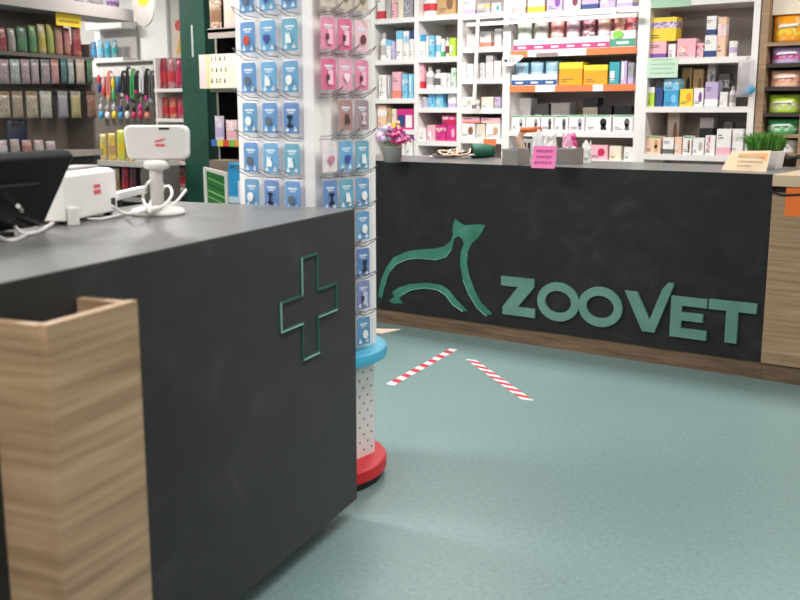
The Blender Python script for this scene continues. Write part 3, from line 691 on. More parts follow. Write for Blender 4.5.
# wide unit
wB_ = 'of wide shelf unit'
stock(BACK, zB[0], [(513, 526, -8, 'c', 'white', 'grey', 'base'), (528, 545, -8, 'c', 'cream', 'yellow', 'base'), (547, 563, -8, 'c', 'lilac', 'purple', 'spot'), (564, 581, -8, 'c', 'white', 'maroon', 'spot'), (582, 599, -8, 'c', 'lilac', 'navy', 'base'), (600, 616, -8, 'c', 'lilac', 'pink', 'block'), (617, 633, -8, 'c', 'white', 'lilac', 'base')], 'on top shelf ' + wB_, 'cartons on the top shelf of the wide unit')
def tray_thing(px0, px1, pyt, pym, pyb, z0, npouch, tc, pc_, label, group, band=None, d=.0):
    ua, _ = BACK.uz(px0, pym, d); ub, _ = BACK.uz(px1, pym, d); w = ub - ua
    zt = BACK.uz(px0, pyt, d)[1] - z0; zm = BACK.uz(px0, pym, d)[1] - z0
    t = thing('pouch_display_tray', label, 'display tray', BACK.w(ua, d, z0), 0, group)
    m = MB(); T = mat(tc, .5); e = .003
    m.box(0, w, 0, .2, 0, e, T).box(0, w, 0, e, e, zm, T).box(0, e, e, .2, e, zm, T).box(w - e, w, e, .2, e, zm, T).box(0, w, .2 - e, .2, e, zm * 1.6, T)
    m.build('tray', t)
    if band: MB().box(.0, w, -.0015, 0, .004, zm * .5, mat(band, .5)).box(w * .25, w * .75, -.003, -.0012, zm * .18, zm * .34, WHITE).build('tray_banner', t)
    pwd = (w - .01) / npouch
    for k in range(npouch):
        for dd in (.02, .08):
            mb = MB(); mb.pillow(pwd * .96, zt - .01, .045, printed(*pc_[k % len(pc_)]), printed('white', pc_[k % len(pc_)][1]), flat=True, z0=.004, cx=.005 + pwd * (k + .5), ymid=dd + .02)
            mb.build('treat_pouch', t, smooth=True)
xs = [514, 531, 547.5, 563, 579, 594.5, 610]
pcs = [[('beige', 'mint')], [('silver', 'beige')], [('pink', 'salmon')], [('silver', 'pink')], [('pink', 'maroon')], [('tan', 'pink')]]
pos6 = ['leftmost', 'second from left', 'third from left', 'fourth from left', 'fifth from left', 'rightmost']
for k in range(6):
    tray_thing(xs[k], xs[k + 1] - .4, 20 - k * .8, 40 - k * .8, 46, zB[1] + .005, 1, '#e9e4e6', pcs[k], 'white tray of upright %s treat pouches, %s of six above orange strip' % (pcs[k][0][0], pos6[k]), 'white display trays with pink banners', '#d9427f')
tray_thing(611, 635.5, 17, 31, 46, zB[1] + .005, 2, '#ece6e4', [('peach', 'salmon'), ('pink', 'red')], 'white tray of pink pouches with green round sticker beside shelf end', None, '#4f9f86')
u_, z_ = BACK.uz(617.5, 34.5, -.012)
tag(MB().prism(oval(0, 0, .042, .03, 16), -.002, .002, mat('#86cf4c', .5)).build('price_sticker', loc=(u_, 7.2 - .012 + .008, z_)), 'round green price sticker on the white pouch tray, wide shelf unit', 'sticker')
for k, (a, b) in enumerate(((512, 527), (527.4, 542), (542.4, 557))):
    tray_thing(a, b, 62 - k, 75 - k * .5, 84, zB[2] + .005, 1, '#e4e6ea', [('silver', 'sky')], 'blue based tray of silver treat pouches, %s beside the orange cartons' % ['farthest left', 'middle of three', 'nearest'][k], 'blue display trays of silver pouches', '#2f5a94')
stock(BACK, zB[2] + .005, [(559.5, 583, 62.5, 'c', 'orange', 'yellow', 'top'), (583.8, 608, 65, 'c', 'orange', 'yellow', 'top'), (609.5, 620, 62, 'c', 'teal', 'white', 'block'), (621, 627.5, 61, 'c', 'lilac', 'white', 'stripe'), (628.2, 634, 62.5, 'c', 'silver', 'lilac', 'base')], 'on the orange-edged second shelf ' + wB_, 'cartons on the orange-edged shelf', d=.02)
stock(BACK, zB[3], [(511.5, 525.5, 115.5, 'c', 'white', 'grey', 'dog'), (526, 540.5, 115.5, 'c', 'white', 'silver', 'dog'), (541, 554, 115.5, 'c', 'white', 'charcoal', 'dog'), (554.5, 568.5, 115.5, 'c', 'white', 'charcoal', 'dog'), (569, 585, 115, 'c', 'white', 'silver', 'dog'), (585.6, 611.5, 115, 'c', 'white', 'black', 'dog'), (613, 633.5, 115, 'c', 'white', 'charcoal', 'dog')], 'in front row, fourth shelf ' + wB_, 'dog treat cartons in a front row', d=.015, depth=.1)
stock(BACK, zB[3], [(514, 531, 98, 'c', 'white', 'grey', 'block'), (534, 549, 104, 'c', 'charcoal', 'grey', 'block'), (551, 570, 103, 'c', 'grey', 'beige', 'block'), (583, 598, 98, 'c', 'beige', 'black', 'top'), (600, 612, 106, 'c', 'black', 'grey', 'block'), (614, 632, 106, 'c', 'black', 'green', 'block')], 'in back row, fourth shelf ' + wB_, 'cartons in the back row of the fourth shelf', d=.17)
stock(BACK, zB[4], [(588, 608, 145, 'c', 'pink', 'crimson', 'spot'), (609.5, 621.5, 146, 'c', 'cream', 'orange', 'block'), (624, 633.5, 147, 'c', 'white', 'grey', 'block')], 'on lowest shelf ' + wB_, 'cartons on the lowest shelf of the wide unit')
# white shelf wobblers at the left end of the wide unit
u_, z_ = BACK.uz(502, 66, -.06); u2_, z2_ = BACK.uz(525, 56, -.06)
wb = thing('shelf_talker', 'white shelf talker with black print jutting out at the wide unit', 'sign', (u_, 7.14, z_))
MB().prism([(0, .0), (.1, 0), (.19, .06), (.19, .075), (.06, .085), (0, .07)], 0, .002, WHITE).build('card', wb)
MB().ring(oval(.085, .045, .022, .022, 14), oval(.085, .045, .016, .016, 14), -.001, 0, DARK).box(.02, .05, -.001, 0, .03, .05, DARK).build('printed_mark', wb)
MB().box(.0, .02, .002, .065, .03, .035, WHITE).build('clip', wb)
u_, z_ = BACK.uz(536, 57, -.012)
tag(MB().box(0, .19, -.002, .004, 0, .032, mat('#a9989a', .5)).box(.01, .18, -.003, -.002, .006, .026, mat('#8b7679', .5)).build('shelf_label', loc=(u_, 7.186, z_)), 'long grey shelf label hanging below the pink banners', 'label')

# rightmost white unit
wC_ = 'of green-notice shelf unit'
stock(BACK, zC[0], [(647.5, 666.5, 41.5, 'c', 'pink', 'purple', 'base'), (668.5, 676, 44, 'c', 'white', 'purple', 'block'), (677.5, 696.5, 38.5, 'c', 'pink', 'salmon', 'block'), (697, 704, 43, 'c', 'pink', 'crimson', 'band'), (705, 717.5, 35.5, 'c', 'white', 'navy', 'base'), (718.5, 727, 17, 'c', 'peach', 'pink', 'band'), (728, 737, 41, 't', 'white', 'lilac', '')], 'on top shelf ' + wC_, 'goods on the top shelf of the green-notice unit')
stock(BACK, zC[0], [(649, 677, 17.5, 'c', 'yellow', 'purple', 'band', 41.2), (707, 717, 16, 'c', 'white', 'navy', 'base', 35.2)], 'in upper tier, top shelf ' + wC_, 'stacked goods on the top shelf')
stock(BACK, zC[1], [(646, 655, 87.5, 'c', 'lime', 'white', 'top'), (656, 663.5, 80, 'c', 'navy', 'black', 'top'), (664, 679, 91, 'c', 'blue', 'sky', 'spot'), (680, 693.5, 89, 'c', 'yellow', 'orange', 'spot'), (694, 704, 88, 'c', 'white', 'purple', 'spot'), (705.5, 718.5, 82, 'c', 'lilac', 'white', 'base'), (720, 728, 92, 'c', 'white', 'cream', 'block'), (729, 736, 86, 'b', 'white', 'grey', '')], 'on middle shelf ' + wC_, 'goods on the middle shelf of the green-notice unit')
stock(BACK, zC[1], [(664, 679.5, 79, 'c', 'sky', 'blue', 'band', 90.7)], 'x', 'y')
for o in [o for o in COL.objects if o.get('group') == 'y']: o['label'] = 'sky-blue carton stacked on the deep blue carton, right white unit'; del o['group']
stock(BACK, zC[1], [(682, 692.5, 68, 'c', 'tan', 'black', 'spot'), (693.5, 704, 69, 'c', 'tan', 'brown', 'spot'), (708, 716, 63, 'c', 'grey', 'charcoal', 'band'), (719, 730, 74, 'c', 'charcoal', 'black', 'band')], 'in back row, middle shelf ' + wC_, 'goods in the back row of the middle shelf', d=.17)
stock(BACK, zC[2], [(645.8, 661, 136, 'c', 'peach', 'tan', 'dog'), (663, 674, 137.5, 'c', 'white', 'charcoal', 'base'), (675, 682, 137, 'c', 'peach', 'beige', 'block'), (683, 692, 136, 'c', 'white', 'brown', 'dog'), (693, 704.5, 138, 'c', 'white', 'grey', 'spot'), (705.5, 715.5, 135.5, 'c', 'white', 'crimson', 'stripe'), (717, 731.5, 129, 'c', 'white', 'pink', 'base'), (733, 744, 129, 'c', 'white', 'grey', 'band')], 'on lowest shelf ' + wC_, 'goods on the lowest shelf of the green-notice unit')
stock(BACK, zC[2], [(668, 680, 113, 'c', 'beige', 'brown', 'spot'), (700, 714, 118, 'c', 'black', 'grey', 'top'), (724, 733, 122, 'c', 'charcoal', 'black', 'band')], 'in back row, lowest shelf ' + wC_, 'goods in the back row of the lowest shelf', d=.2)
u_, z_ = BACK.uz(646, 78, -.012); u2_, z2_ = BACK.uz(678, 57, -.012)
nt = thing('green_notice', 'pale mint printed notice sheet hanging from shelf edge, rightmost white unit', 'notice', (u_, 7.1975, z_))
MB().box(0, u2_ - u_, 0, .002, 0, z2_ - z_, mat('#c4dfc8', .6)).build('sheet', nt)
m = MB()
for k in range(4): m.box(.03, (u2_ - u_) * (.9 - .1 * (k % 2)), -.001, 0, .03 + k * .032, .036 + k * .032, mat('#8fb39b', .6))
m.build('printed_lines', nt)
u_, z_ = BACK.uz(737, 97, -.03); u2_, z2_ = BACK.uz(756, 60, -.03)
hb = thing('hanging_bag', 'clear bag of blue and beige toys hanging on the right shelf upright', 'bag', (u_, 7.12, z_))
MB().pillow(u2_ - u_, z2_ - z_, .06, FILM, cx=(u2_ - u_) / 2, ymid=0.02).build('clear_bag', hb, smooth=True)
MB().blob((.04, .02, .1), (.03, .016, .05), M_('brown')).build('brown_toy', hb, smooth=True); MB().blob((.085, .02, .05), (.045, .018, .035), M_('blue')).build('blue_toy', hb, smooth=True)
MB().tube([((u2_ - u_) / 2, .02, z2_ - z_ - .01), ((u2_ - u_) / 2, .05, z2_ - z_ + .02), ((u2_ - u_) / 2, .08, z2_ - z_ + .02)], .003, WIRE).build('hang_hook', hb)
u_, z_ = BACK.uz(651, 4, -.01); u2_, _ = BACK.uz(690, 4, -.01)
tag(MB().box(0, u2_ - u_, -.003, .0, -.03, .06, mat('#a9cdb5', .6)).build('shelf_banner', loc=(u_, 7.197, z_)), 'pale green banner strip at top of the rightmost white shelf unit', 'banner')
MB().box(.045, wC - .045, 0, .418, zrow(698, 4) - .005, zrow(698, 4) + .035, SHELFW).build('shelf', tC)

# oak shelf with bags at the far right
xa, _ = BACK.uz(757.5, 80); 
td = thing('oak_shelf_unit', 'oak shelf unit with colourful food bags at far right of back wall', 'shelf unit', (xa, 7.2, 0))
wD = .62
MB().box(0, .05, 0, .43, 0, 2.55, WOOD).build('side_panel', td); MB().box(.30, .35, 0, .43, 0, 2.55, WOOD).build('divider', td); MB().box(wD - .03, wD, 0, .43, 0, 2.55, WOOD).build('side_panel', td)
MB().box(.05, wD - .03, .41, .43, 0, 2.55, mat('#b7ab9f', .6)).build('back_panel', td)
rowsD = [(42, 14, ('orange', 'yellow')), (63.5, 46, ('lilac', 'magenta')), (87, 70, ('peach', 'salmon')), (113, 94.5, ('lime', 'cream')), (134, 119, ('green', 'mint')), (153, 140, ('white', 'mint'))]
zprev = None
for k, (yb, yt, cc) in enumerate(rowsD):
    zb = zrow(780, yb)
    MB().box(.05, .30, .0, .41, zb - .025, zb, mat('#3a322e', .7) if k in (1, 2, 3) else WOOD).build('shelf', td)
    MB().box(.35, wD - .03, .0, .41, zb - .025, zb, WOOD).build('shelf', td)
    ua = xa + .056; hh = zrow(780, yt) - zb
    m = MB(); m.pillow(.232, hh, .14, printed(cc[0], cc[0]), printed(cc[1], cc[0]), flat=True, cx=.116, z0=.001)
    m.prism([(.05, hh * .5), (.19, hh * .56), (.18, hh * .66), (.06, hh * .62)], -.004, -.002, M_('white', .4))
    tag(m.build('food_bag', loc=(ua, 7.225, zb), smooth=True), '%s and %s pet food bag, %s on the oak shelf unit' % (cc[0], cc[1], ['topmost', 'second from top', 'third from top', 'fourth from top', 'fifth from top', 'lowest'][k]), 'food bag', 'pet food bags on the oak shelves')
m = MB().box(0, .24, 0, .12, 0, .12, M_('cream')); tag(m.build('food_bag', loc=(xa + .054, 7.26, zrow(780, 42) + .001 + zrow(780, 14) - zrow(780, 42))), 'cream box lying on the orange food bag at top of oak unit', 'box')
for o in [o for o in COL.objects if o.get('category') == 'box' and o.name.startswith('food_bag')]: o.name = 'cream_box'

# ================================================================ LEASH / SPINNER
tcx, tcy = at_z(313, 461, .05)[:2]
TR = math.radians(-49 + 1 - 45)
sp = thing('product_spinner', 'white revolving pegboard tower with blue and red discs, hung with pet tags', 'display stand', (tcx, tcy, 0), TR)
HS, CHF = .197, .026
def octo(h, c): return [(h, -h + c), (h, h - c), (h - c, h), (-h + c, h), (-h, h - c), (-h, -h + c), (-h + c, -h), (h - c, -h)]
MB().lathe(0, 0, [(.28, .0), (.28, .032)], mat('#16181a', .5), 48).build('black_foot', sp)
MB().lathe(0, 0, [(.295, .033), (.30, .037), (.30, .08), (.295, .085)], mat('#d8202e', .4), 64).build('red_base_disc', sp)
DOT = mat('#7d7674', .6)
m = MB().prism(octo(HS - .006, CHF), .085, .497, SHELFW, axis='z'); m.build('lower_column', sp)
m = MB()
for k in range(13):
    for j in range(13):
        if (k + j) % 2: continue
        y = -.145 + k * .0242; z = .115 + j * .032
        m.box(HS - .0058, HS - .005, y - .004, y + .004, z - .004, z + .004, DOT); m.box(y - .004, y + .004, HS - .0058, HS - .005, z - .004, z + .004, DOT)
o = m.build('peg_holes', sp)
MB().lathe(0, 0, [(.293, .497), (.302, .502), (.304, .522), (.302, .540), (.293, .544)], mat('#4fb9de', .4), 64).build('blue_shelf_disc', sp)
MB().prism(octo(HS, CHF), .544, 2.35, noisy('white_pegboard', [(.3, '#f1ecea'), (.7, '#f7f3f1')], 5, rough=.4), axis='z').build('upper_column', sp)
MB().prism(octo(HS + .01, CHF), 2.35, 2.39, WHITE, axis='z').build('top_cap', sp)
def tw(x, y): return (tcx + x * math.cos(TR) - y * math.sin(TR), tcy + x * math.sin(TR) + y * math.cos(TR))
def z_at(X, Y, px, py):
    r = ray(px, py); t = math.hypot(X, Y) / math.hypot(r[0], r[1]); return HC + r[2] * t
OFF = .045
CARDS = {}
def card_set(name, card, charm, shape, paws=True):
    """prototype blister pack; front to local -y, hangs down from z=0"""
    c = MB(); C_ = mat(card, .4)
    c.prism([(-.037, -.112), (.037, -.112), (.037, -.012), (.03, -.004), (-.03, -.004), (-.037, -.012)], -.001, .0012, C_)
    c.box(-.022, .022, -.0016, -.001, -.034, -.027, mat('#dff0f7', .5)); c.box(-.014, .014, -.0016, -.001, -.042, -.037, mat('#cfe6f0', .5))
    s = MB(); s.pillow(.098, .128, .014, SLEEVE, cx=.006, z0=-.124, ymid=.0)
    q = MB(); Q = mat(charm, .3)
    if shape == 'disc': q.prism(oval(0, -.07, .015, .017, 16), -.0105, -.008, Q)
    elif shape == 'bone':
        q.box(-.004, .004, -.0105, -.008, -.085, -.055, Q)
        for z in (-.086, -.054):
            for x in (-.006, .006): q.prism(oval(x, z, .0065, .0065, 10), -.0107, -.0078, Q)
    elif shape == 'heart': q.prism([(0, -.088), (.017, -.068), (.013, -.055), (.005, -.053), (0, -.06), (-.005, -.053), (-.013, -.055), (-.017, -.068)], -.0105, -.008, Q)
    elif shape == 'cat': q.prism([(-.012, -.088), (.014, -.088), (.012, -.07), (.006, -.062), (.008, -.052), (.002, -.056), (-.006, -.056), (-.01, -.05), (-.012, -.064)], -.0105, -.008, Q)
    elif shape == 'long': q.box(-.012, .012, -.0105, -.008, -.095, -.045, Q); q.box(-.018, -.006, -.0108, -.0078, -.08, -.06, mat('#5a3a3c'))
    w = MB(); WH = mat('#e6f3f8', .4)
    for x in (-.02, .02): w.prism(oval(x, -.1, .009, .006, 10), -.0018, -.001, WH); w.prism(oval(x, -.091, .004, .003, 8), -.0018, -.001, WH)
    CARDS[name] = [c.build('card'), s.build('clear_sleeve', smooth=True), q.build('charm')] + ([w.build('printed_paws')] if paws else [])
BL1, BL2, BL3, BL4 = '#2390d2', '#3aaadc', '#1a7cc4', '#4bb0de'
card_set('a', BL1, '#c9503c', 'disc'); card_set('b', BL2, '#4a4fa0', 'heart'); card_set('c', '#2fa5c4', '#e8f2f5', 'cat'); card_set('d', BL1, '#64707a', 'disc')
card_set('e', BL2, '#f2f5f6', 'cat'); card_set('f', BL3, '#1d2c3c', 'bone'); card_set('g', '#2799cb', '#f4f4f4', 'disc')
card_set('p', '#ea7fa6', '#f5b7cb', 'long', False); card_set('q', '#e04386', '#f6c3d6', 'long', False); card_set('r', '#f3c6d1', '#6f3a44', 'disc', False); card_set('s', '#eda0bd', '#f7dbe5', 'heart', False)
card_set('t', '#a8786c', '#5a3a34', 'cat', False); card_set('u', '#9b8086', '#e3c6cb', 'bone', False); card_set('v', '#f1e7e8', '#c58796', 'heart', False); card_set('w', '#cdbfa8', '#8a7a68', 'disc', False); card_set('x', '#6a86c8', '#c9d4ee', 'long', True)
CN = dict(a='blue', b='pale blue', c='turquoise', d='blue', e='pale blue', f='deep blue', g='sky blue', p='pink', q='hot pink', r='pale pink', s='soft pink', t='brown', u='mauve', v='white', w='beige', x='violet blue')
CH = dict(a='a red disc', b='a dark heart', c='a white cat shape', d='a grey disc', e='a white cat shape', f='a dark bone', g='a white disc', p='a pink strip', q='a pale strip', r='a dark disc', s='a pale heart', t='a dark cat shape', u='a pale bone', v='a rosy heart', w='a brown disc', x='a pale strip')
used = set()
def hang(kind, X, Y, z, rot, label, group):
    t = thing('pet_tag_card', label, 'pet tag', (X, Y, z), rot, group)
    first_ = None
    for p_ in CARDS[kind]:
        if kind not in used: c = p_
        else: c = p_.copy(); COL.objects.link(c)
        c.parent = first_ if (first_ and p_.name.startswith('printed')) else t
        first_ = first_ or c
    used.add(kind)
def hook(face, s_, z):
    m = MB(); r = .0016
    # local to spinner: base on panel, prongs outwards and slightly up
    def P(o_, dx, dz): return (HS + o_, s_ + dx, z + dz) if face == 0 else (-s_ - dx, HS + o_, z + dz)
    m.tube([P(.0, -.004, .004), P(OFF + .01, -.004, .005), P(.10, -.004, .026), P(.118, -.004, .044)], r, WIRE, 5)
    m.tube([P(.0, .004, .014), P(.05, .004, .016), P(.098, .004, .036), P(.118, -.004, .044)], r, WIRE, 5)
    m.build('wire_hook', sp)
FL = Face(*tw(HS + OFF, 0), TR + PI / 2); FR = Face(*tw(0, HS + OFF), TR + PI)
colsL = [FL.uz(px, 100)[0] for px in (249.5, 269.5, 291)]
colsR = [FR.uz(px, 100)[0] for px in (329, 345.5, 362)]
print('columns', colsL, colsR)
rowsL = [(-22, 'top row'), (19, 'second row'), (60.5, 'third row'), (101.5, 'fourth row'), (142, 'fifth row'), (179, 'sixth row')]
kl = ['adb', 'abc', 'deg', 'efd', 'dec', 'gfd']; kl = [list('dbd'), list('abc'), list('deg'), list('gdf'), list('dec'), list('gfd')]
cname = ['left column', 'middle column', 'right column']
ring_n = ['first row', 'second row', 'third row', 'fourth row', 'fifth row', 'sixth row', 'seventh row', 'eighth row', 'ninth row', 'tenth row']
pxL = [249, 268, 291]; pxR = [329, 346, 362]
for r_, (yy, rn) in enumerate(rowsL):
    X, Y = tw(HS + OFF, colsL[1]); z = z_at(X, Y, 268, yy)
    for c_ in range(3):
        X, Y = tw(HS + OFF, colsL[c_]); k = kl[r_][c_]
        hook(0, colsL[c_], z)
        hang(k, X, Y, z, TR + PI / 2, '%s pet tag card, %s of spinner left face, %s' % (CN[k], cname[c_], ring_n[r_]), 'pet tag cards on the left spinner face')
rowsR = [(-24, 'www'), (18, 'pqr'), (58, 'qsp'), (99, '.tu'), (140, 'vbc'), (178, 'fcg'), (212, 'edg'), (250, 'gdf'), (283, 'ebx'), (320, 'fdg')]
for r_, (yy, ks) in enumerate(rowsR):
    X, Y = tw(-colsR[1], HS + OFF); z = z_at(X, Y, 346, yy)
    for c_ in range(3):
        if r_ > 5 and c_ == 0: continue
        hook(1, colsR[c_], z)
        k = ks[c_]
        if k == '.': continue
        X, Y = tw(-colsR[c_], HS + OFF)
        hang(k, X, Y, z, TR + PI, '%s pet tag card, %s of spinner right face, %s' % (CN[k], cname[c_], ring_n[r_]), 'pet tag cards on the right spinner face')
for k in CARDS:
    if k not in used:
        for p_ in CARDS[k]: bpy.data.objects.remove(p_)
# peach leaflet on the blue disc
p_ = at_z(374, 333, .545)
tag(MB().prism([(0, 0), (.10, -.02), (.16, .075), (.02, .06)], 0, .003, mat('#ecc9b2', .6), axis='z').build('leaflet', loc=(p_[0] - .06, p_[1] - .02, .5455), rot=YAW - .2), 'peach leaflet sticking out from the blue disc of spinner', 'leaflet')

# floor tapes
def tape(a, b, label, slant):
    A = Vector(at_z(*a, 0)); B = Vector(at_z(*b, 0)); d = B - A; L = d.length; an = math.atan2(d.y, d.x)
    m = MB(); n_ = 15; w = .026; R1 = mat('#cf2f45', .5); W1 = mat('#f3e7e7', .5); k = L / n_
    for i in range(n_):
        s0, s1 = i * k, (i + 1) * k; q = slant * w
        m.prism([(max(0, min(L, s0 - q)), -w), (max(0, min(L, s1 - q)), -w), (max(0, min(L, s1 + q)), w), (max(0, min(L, s0 + q)), w)], 0.0002, .0012, R1 if i % 2 else W1, axis='z')
    tag(m.build('floor_tape', loc=A, rot=an), label, 'floor tape')
tape((389.5, 385), (454, 349), 'red and white striped tape on floor, the one nearer the spinner', .4)
tape((470, 359), (529, 401), 'red and white striped tape on floor, nearer the black name counter', 1.4)

# ================================================================ GREEN POST AND THE DISPLAYS BEHIND
ua, _ = SW.uz(182.5, 100, .23); ub, _ = SW.uz(207, 100, .23)
gp = thing('green_post', 'dark green square post with white sticker, left of the tag spinner', 'post', ((ua + ub) / 2, 7.08, 0))
hw = (ub - ua) / 2
MB().box(-hw, hw, -.1, .1, 0, ZC - .002, GREEN).build('post', gp, bevel=.004)
_, z1_ = SW.uz(192, 25, .23); _, z0_ = SW.uz(192, 57, .23)
u_, _ = SW.uz(191.5, 40, .23); uu = u_ - (ua + ub) / 2
MB().box(uu, uu + .022, -.102, -.1, z0_, z1_, mat('#cfdad4', .5)).build('white_sticker', gp)
MB().box(-hw - .01, hw + .01, -.11, .105, 0, .1, mat('#1b3f36', .5)).build('base_plinth', gp)

# display rack between post and spinner
def sx(px, py=100, d=0): return SW.uz(px, py, d)
xa, _ = sx(206.5); xb, _ = sx(243)
rk = thing('display_rack', 'dark display rack with beige frame between green post and spinner', 'rack', (xa + .01, 6.75, 0))
W = xb - xa + .15; BG = mat('#a59a92', .5); BK = mat('#161514', .6)
MB().box(0, .02, .13, .45, 0, 2.6, BK).box(-.004, .02, .128, .16, 0, 2.6, BG).build('upright', rk); MB().box(W - .04, W, 0, .45, 0, 2.6, BG).build('upright', rk)
MB().box(.04, W - .04, .43, .45, 0, 2.6, BK).build('back_panel', rk)
for py in (29, 88.5, 143): 
    z = sx(220, py)[1]; MB().box(.04, W - .04, 0, .43, z - .03, z, BG if py < 100 else BK).build('shelf', rk)
z = sx(220, 38)[1]; MB().box(.04, W - .04, 0, .03, z - .0, z + .09, BG).build('fascia', rk)
z = sx(220, 143)[1]
m = MB()
cc = ['#3f6fc0', '#d9d34a', '#d84a3a', '#7fb84a', '#e8963a', '#d84a3a', '#4f9fd0']
for k in range(7): m.box(.04 + k * (W - .08) / 7, .04 + (k + 1) * (W - .08) / 7, -.006, 0, z - .03, z + .03, mat(cc[k], .5))
m.build('colour_strip', rk)
# patterned box
u0_, zb_ = sx(198.5, 88, -.08); u1_, zt_ = sx(238, 53, -.08)
bx_ = thing('patterned_box', 'large cream box with small printed animals on rack beside green post', 'box', (u0_ + .02, 6.67, sx(220, 88.5)[1]))
zt_ -= sx(220, 88.5)[1]
MB().box(0, u1_ - u0_, 0, .2, 0, zt_, mat('#f4edda', .5)).build('box_body', bx_)
MB().box(.0, .09, -.001, 0, .0, zt_, mat('#ecd9d6', .5)).box(.09, .14, -.001, 0, 0, zt_, mat('#ead9a4', .5)).build('side_print', bx_)
m = MB(); rr2 = random.Random(3)
for i in range(4):
    for j in range(3):
        cx, cz = .17 + i * .055 + rr2.uniform(-.01, .01), .06 + j * .1
        m.prism(oval(cx, cz, .011, .014, 8), -.0015, 0, mat(['#3c3836', '#c8a548', '#8a8480'][(i * 2 + j) % 3], .5)); m.prism(oval(cx, cz + .02, .007, .008, 8), -.0015, 0, mat('#4a4644', .5))
m.build('printed_animals', bx_)
zsh = sx(220, 28)[1]
stock(SW, sx(220, 29)[1], [(206, 219, -6, 'p', 'beige', 'brown', ''), (220, 236, -6, 'p', 'pink', 'beige', '')], 'at rack top beside green post', 'pouches at the rack top', d=.06)
stock(SW, sx(220, 143)[1], [(212, 222, 116, 'p', 'white', 'lilac', ''), (223, 236, 120, 'p', 'white', 'pink', '')], 'on rack above coloured strip', 'pouches above the coloured strip', d=.06)
tag(MB().box(0, .15, 0, .2, 0, .32, mat('#8b7a6c', .8)).build('cardboard_box', loc=(sx(210)[0], 6.42, sx(218, 198)[1] - .0)), 'plain brown cardboard box behind the green striped sign', 'box')
for o in [COL.objects['cardboard_box']]:
    u0_, zt_ = sx(209, 160, -.33); u1_, _ = sx(228, 160, -.33)
    me = MB().box(0, u1_ - u0_, 0, .2, 0, zt_, mat('#8b7a6c', .8)).build('tmp'); o.data = me.data; bpy.data.objects.remove(me); o.location = (u0_, 6.42, 0)
# framed sign and blue box in front of the rack (standing on the floor behind the counter)
F3 = Face(0, 6.2, 0)
u0_, zt_ = F3.uz(203, 167); u1_, zt2 = F3.uz(227, 173)
sgn = thing('framed_sign', 'green striped poster in white frame standing beside the green post', 'sign', (u0_, 6.2, 0), 0)
wd = u1_ - u0_
MB().ring([(0, .0), (wd, 0), (wd, zt2), (0, zt_)], [(.03, .03), (wd - .035, .03), (wd - .035, zt2 - .03), (.03, zt_ - .032)], 0, .03, mat('#ebe6dc', .4)).build('frame', sgn)
m = MB().prism([(.03, .03), (wd - .035, .03), (wd - .035, zt2 - .03), (.03, zt_ - .032)], .012, .028, mat('#35803f', .5))
for k in range(10):
    z = zt_ - .1 - k * .055; m.add([(.04, .0115, z), (wd - .045, .0115, z - .06), (wd - .045, .0115, z - .048), (.04, .0115, z + .014)], [(0, 1, 2, 3)], mat(['#8cc07a', '#1f5f2c', '#a5cf8f'][k % 3], .5))
m.build('poster', sgn)
u0_, zt_ = F3.uz(228, 163, .0); u1_, _ = F3.uz(241, 163, .0)
bb = thing('blue_display_box', 'bright blue cardboard display box between framed sign and spinner', 'display box', (u0_, 6.2, 0))
MB().box(0, u1_ - u0_ + .08, 0, .2, 0, zt_, mat('#36a5e0', .45)).build('box_body', bb)
MB().box(.02, u1_ - u0_ + .06, -.004, .0, zt_ - .04, zt_ - .018, mat('#2b6f94', .5)).build('hand_slot', bb)
MB().box(.0, u1_ - u0_ + .08, -.005, 0, zt_ - .34, zt_ - .29, mat('#dfeaf4', .5)).box((u1_ - u0_) * .75, u1_ - u0_, -.005, 0, zt_ - .29, zt_ - .15, mat('#e9f0f6', .5)).build('white_print', bb)

# white shelf with red packs
GW = Face(0, 7.2, 0)
xa, _ = GW.uz(155.5, 100); xb, _ = GW.uz(187, 100)
rs = thing('white_gondola', 'white shelf unit of red treat packs just left of green post', 'shelf unit', (xa, 7.2, 0))
W = xb - xa + .01
zr = [GW.uz(171, y)[1] for y in (88.5, 118.5, 161, 188)]
MB().box(0, .022, 0, .4, 0, GW.uz(171, 57)[1], SHELFW).build('side_panel', rs); MB().box(W - .022, W, 0, .4, 0, GW.uz(171, 57)[1], SHELFW).build('side_panel', rs)
MB().box(.022, W - .022, .385, .4, 0, GW.uz(171, 57)[1], mat('#4a4644', .7)).build('back_panel', rs)
for z in zr: MB().box(.022, W - .022, -.03, .385, z - .035, z, SHELFW).build('shelf', rs)
stock(GW, zr[0], [(157, 164.5, 58, 'p', 'maroon', 'red', ''), (165, 172.5, 57.5, 'p', 'silver', 'red', ''), (173, 180.5, 58, 'p', 'maroon', 'crimson', '')], 'on top shelf left of green post', 'packs on the top red shelf', d=.05)
stock(GW, zr[1], [(159.5, 166.5, 97, 'p', 'brown', 'red', ''), (167, 174.5, 97, 'p', 'tan', 'red', ''), (175, 182.5, 97, 'p', 'brown', 'crimson', '')], 'on second shelf left of green post', 'packs on the second red shelf', d=.05)
stock(GW, zr[2], [(161, 167, 146, 'p', 'red', 'pink', ''), (167.5, 174, 145, 'p', 'red', 'beige', ''), (174.5, 182, 146, 'p', 'red', 'crimson', '')], 'on third shelf left of green post', 'packs on the third red shelf', d=.05)
stock(GW, zr[3], [(161.5, 168.5, 168, 'p', 'salmon', 'red', ''), (169, 175.5, 168, 'p', 'grey', 'red', ''), (176, 183, 168, 'p', 'silver', 'red', '')], 'on lowest shelf left of green post', 'packs on the lowest red shelf', d=.05)

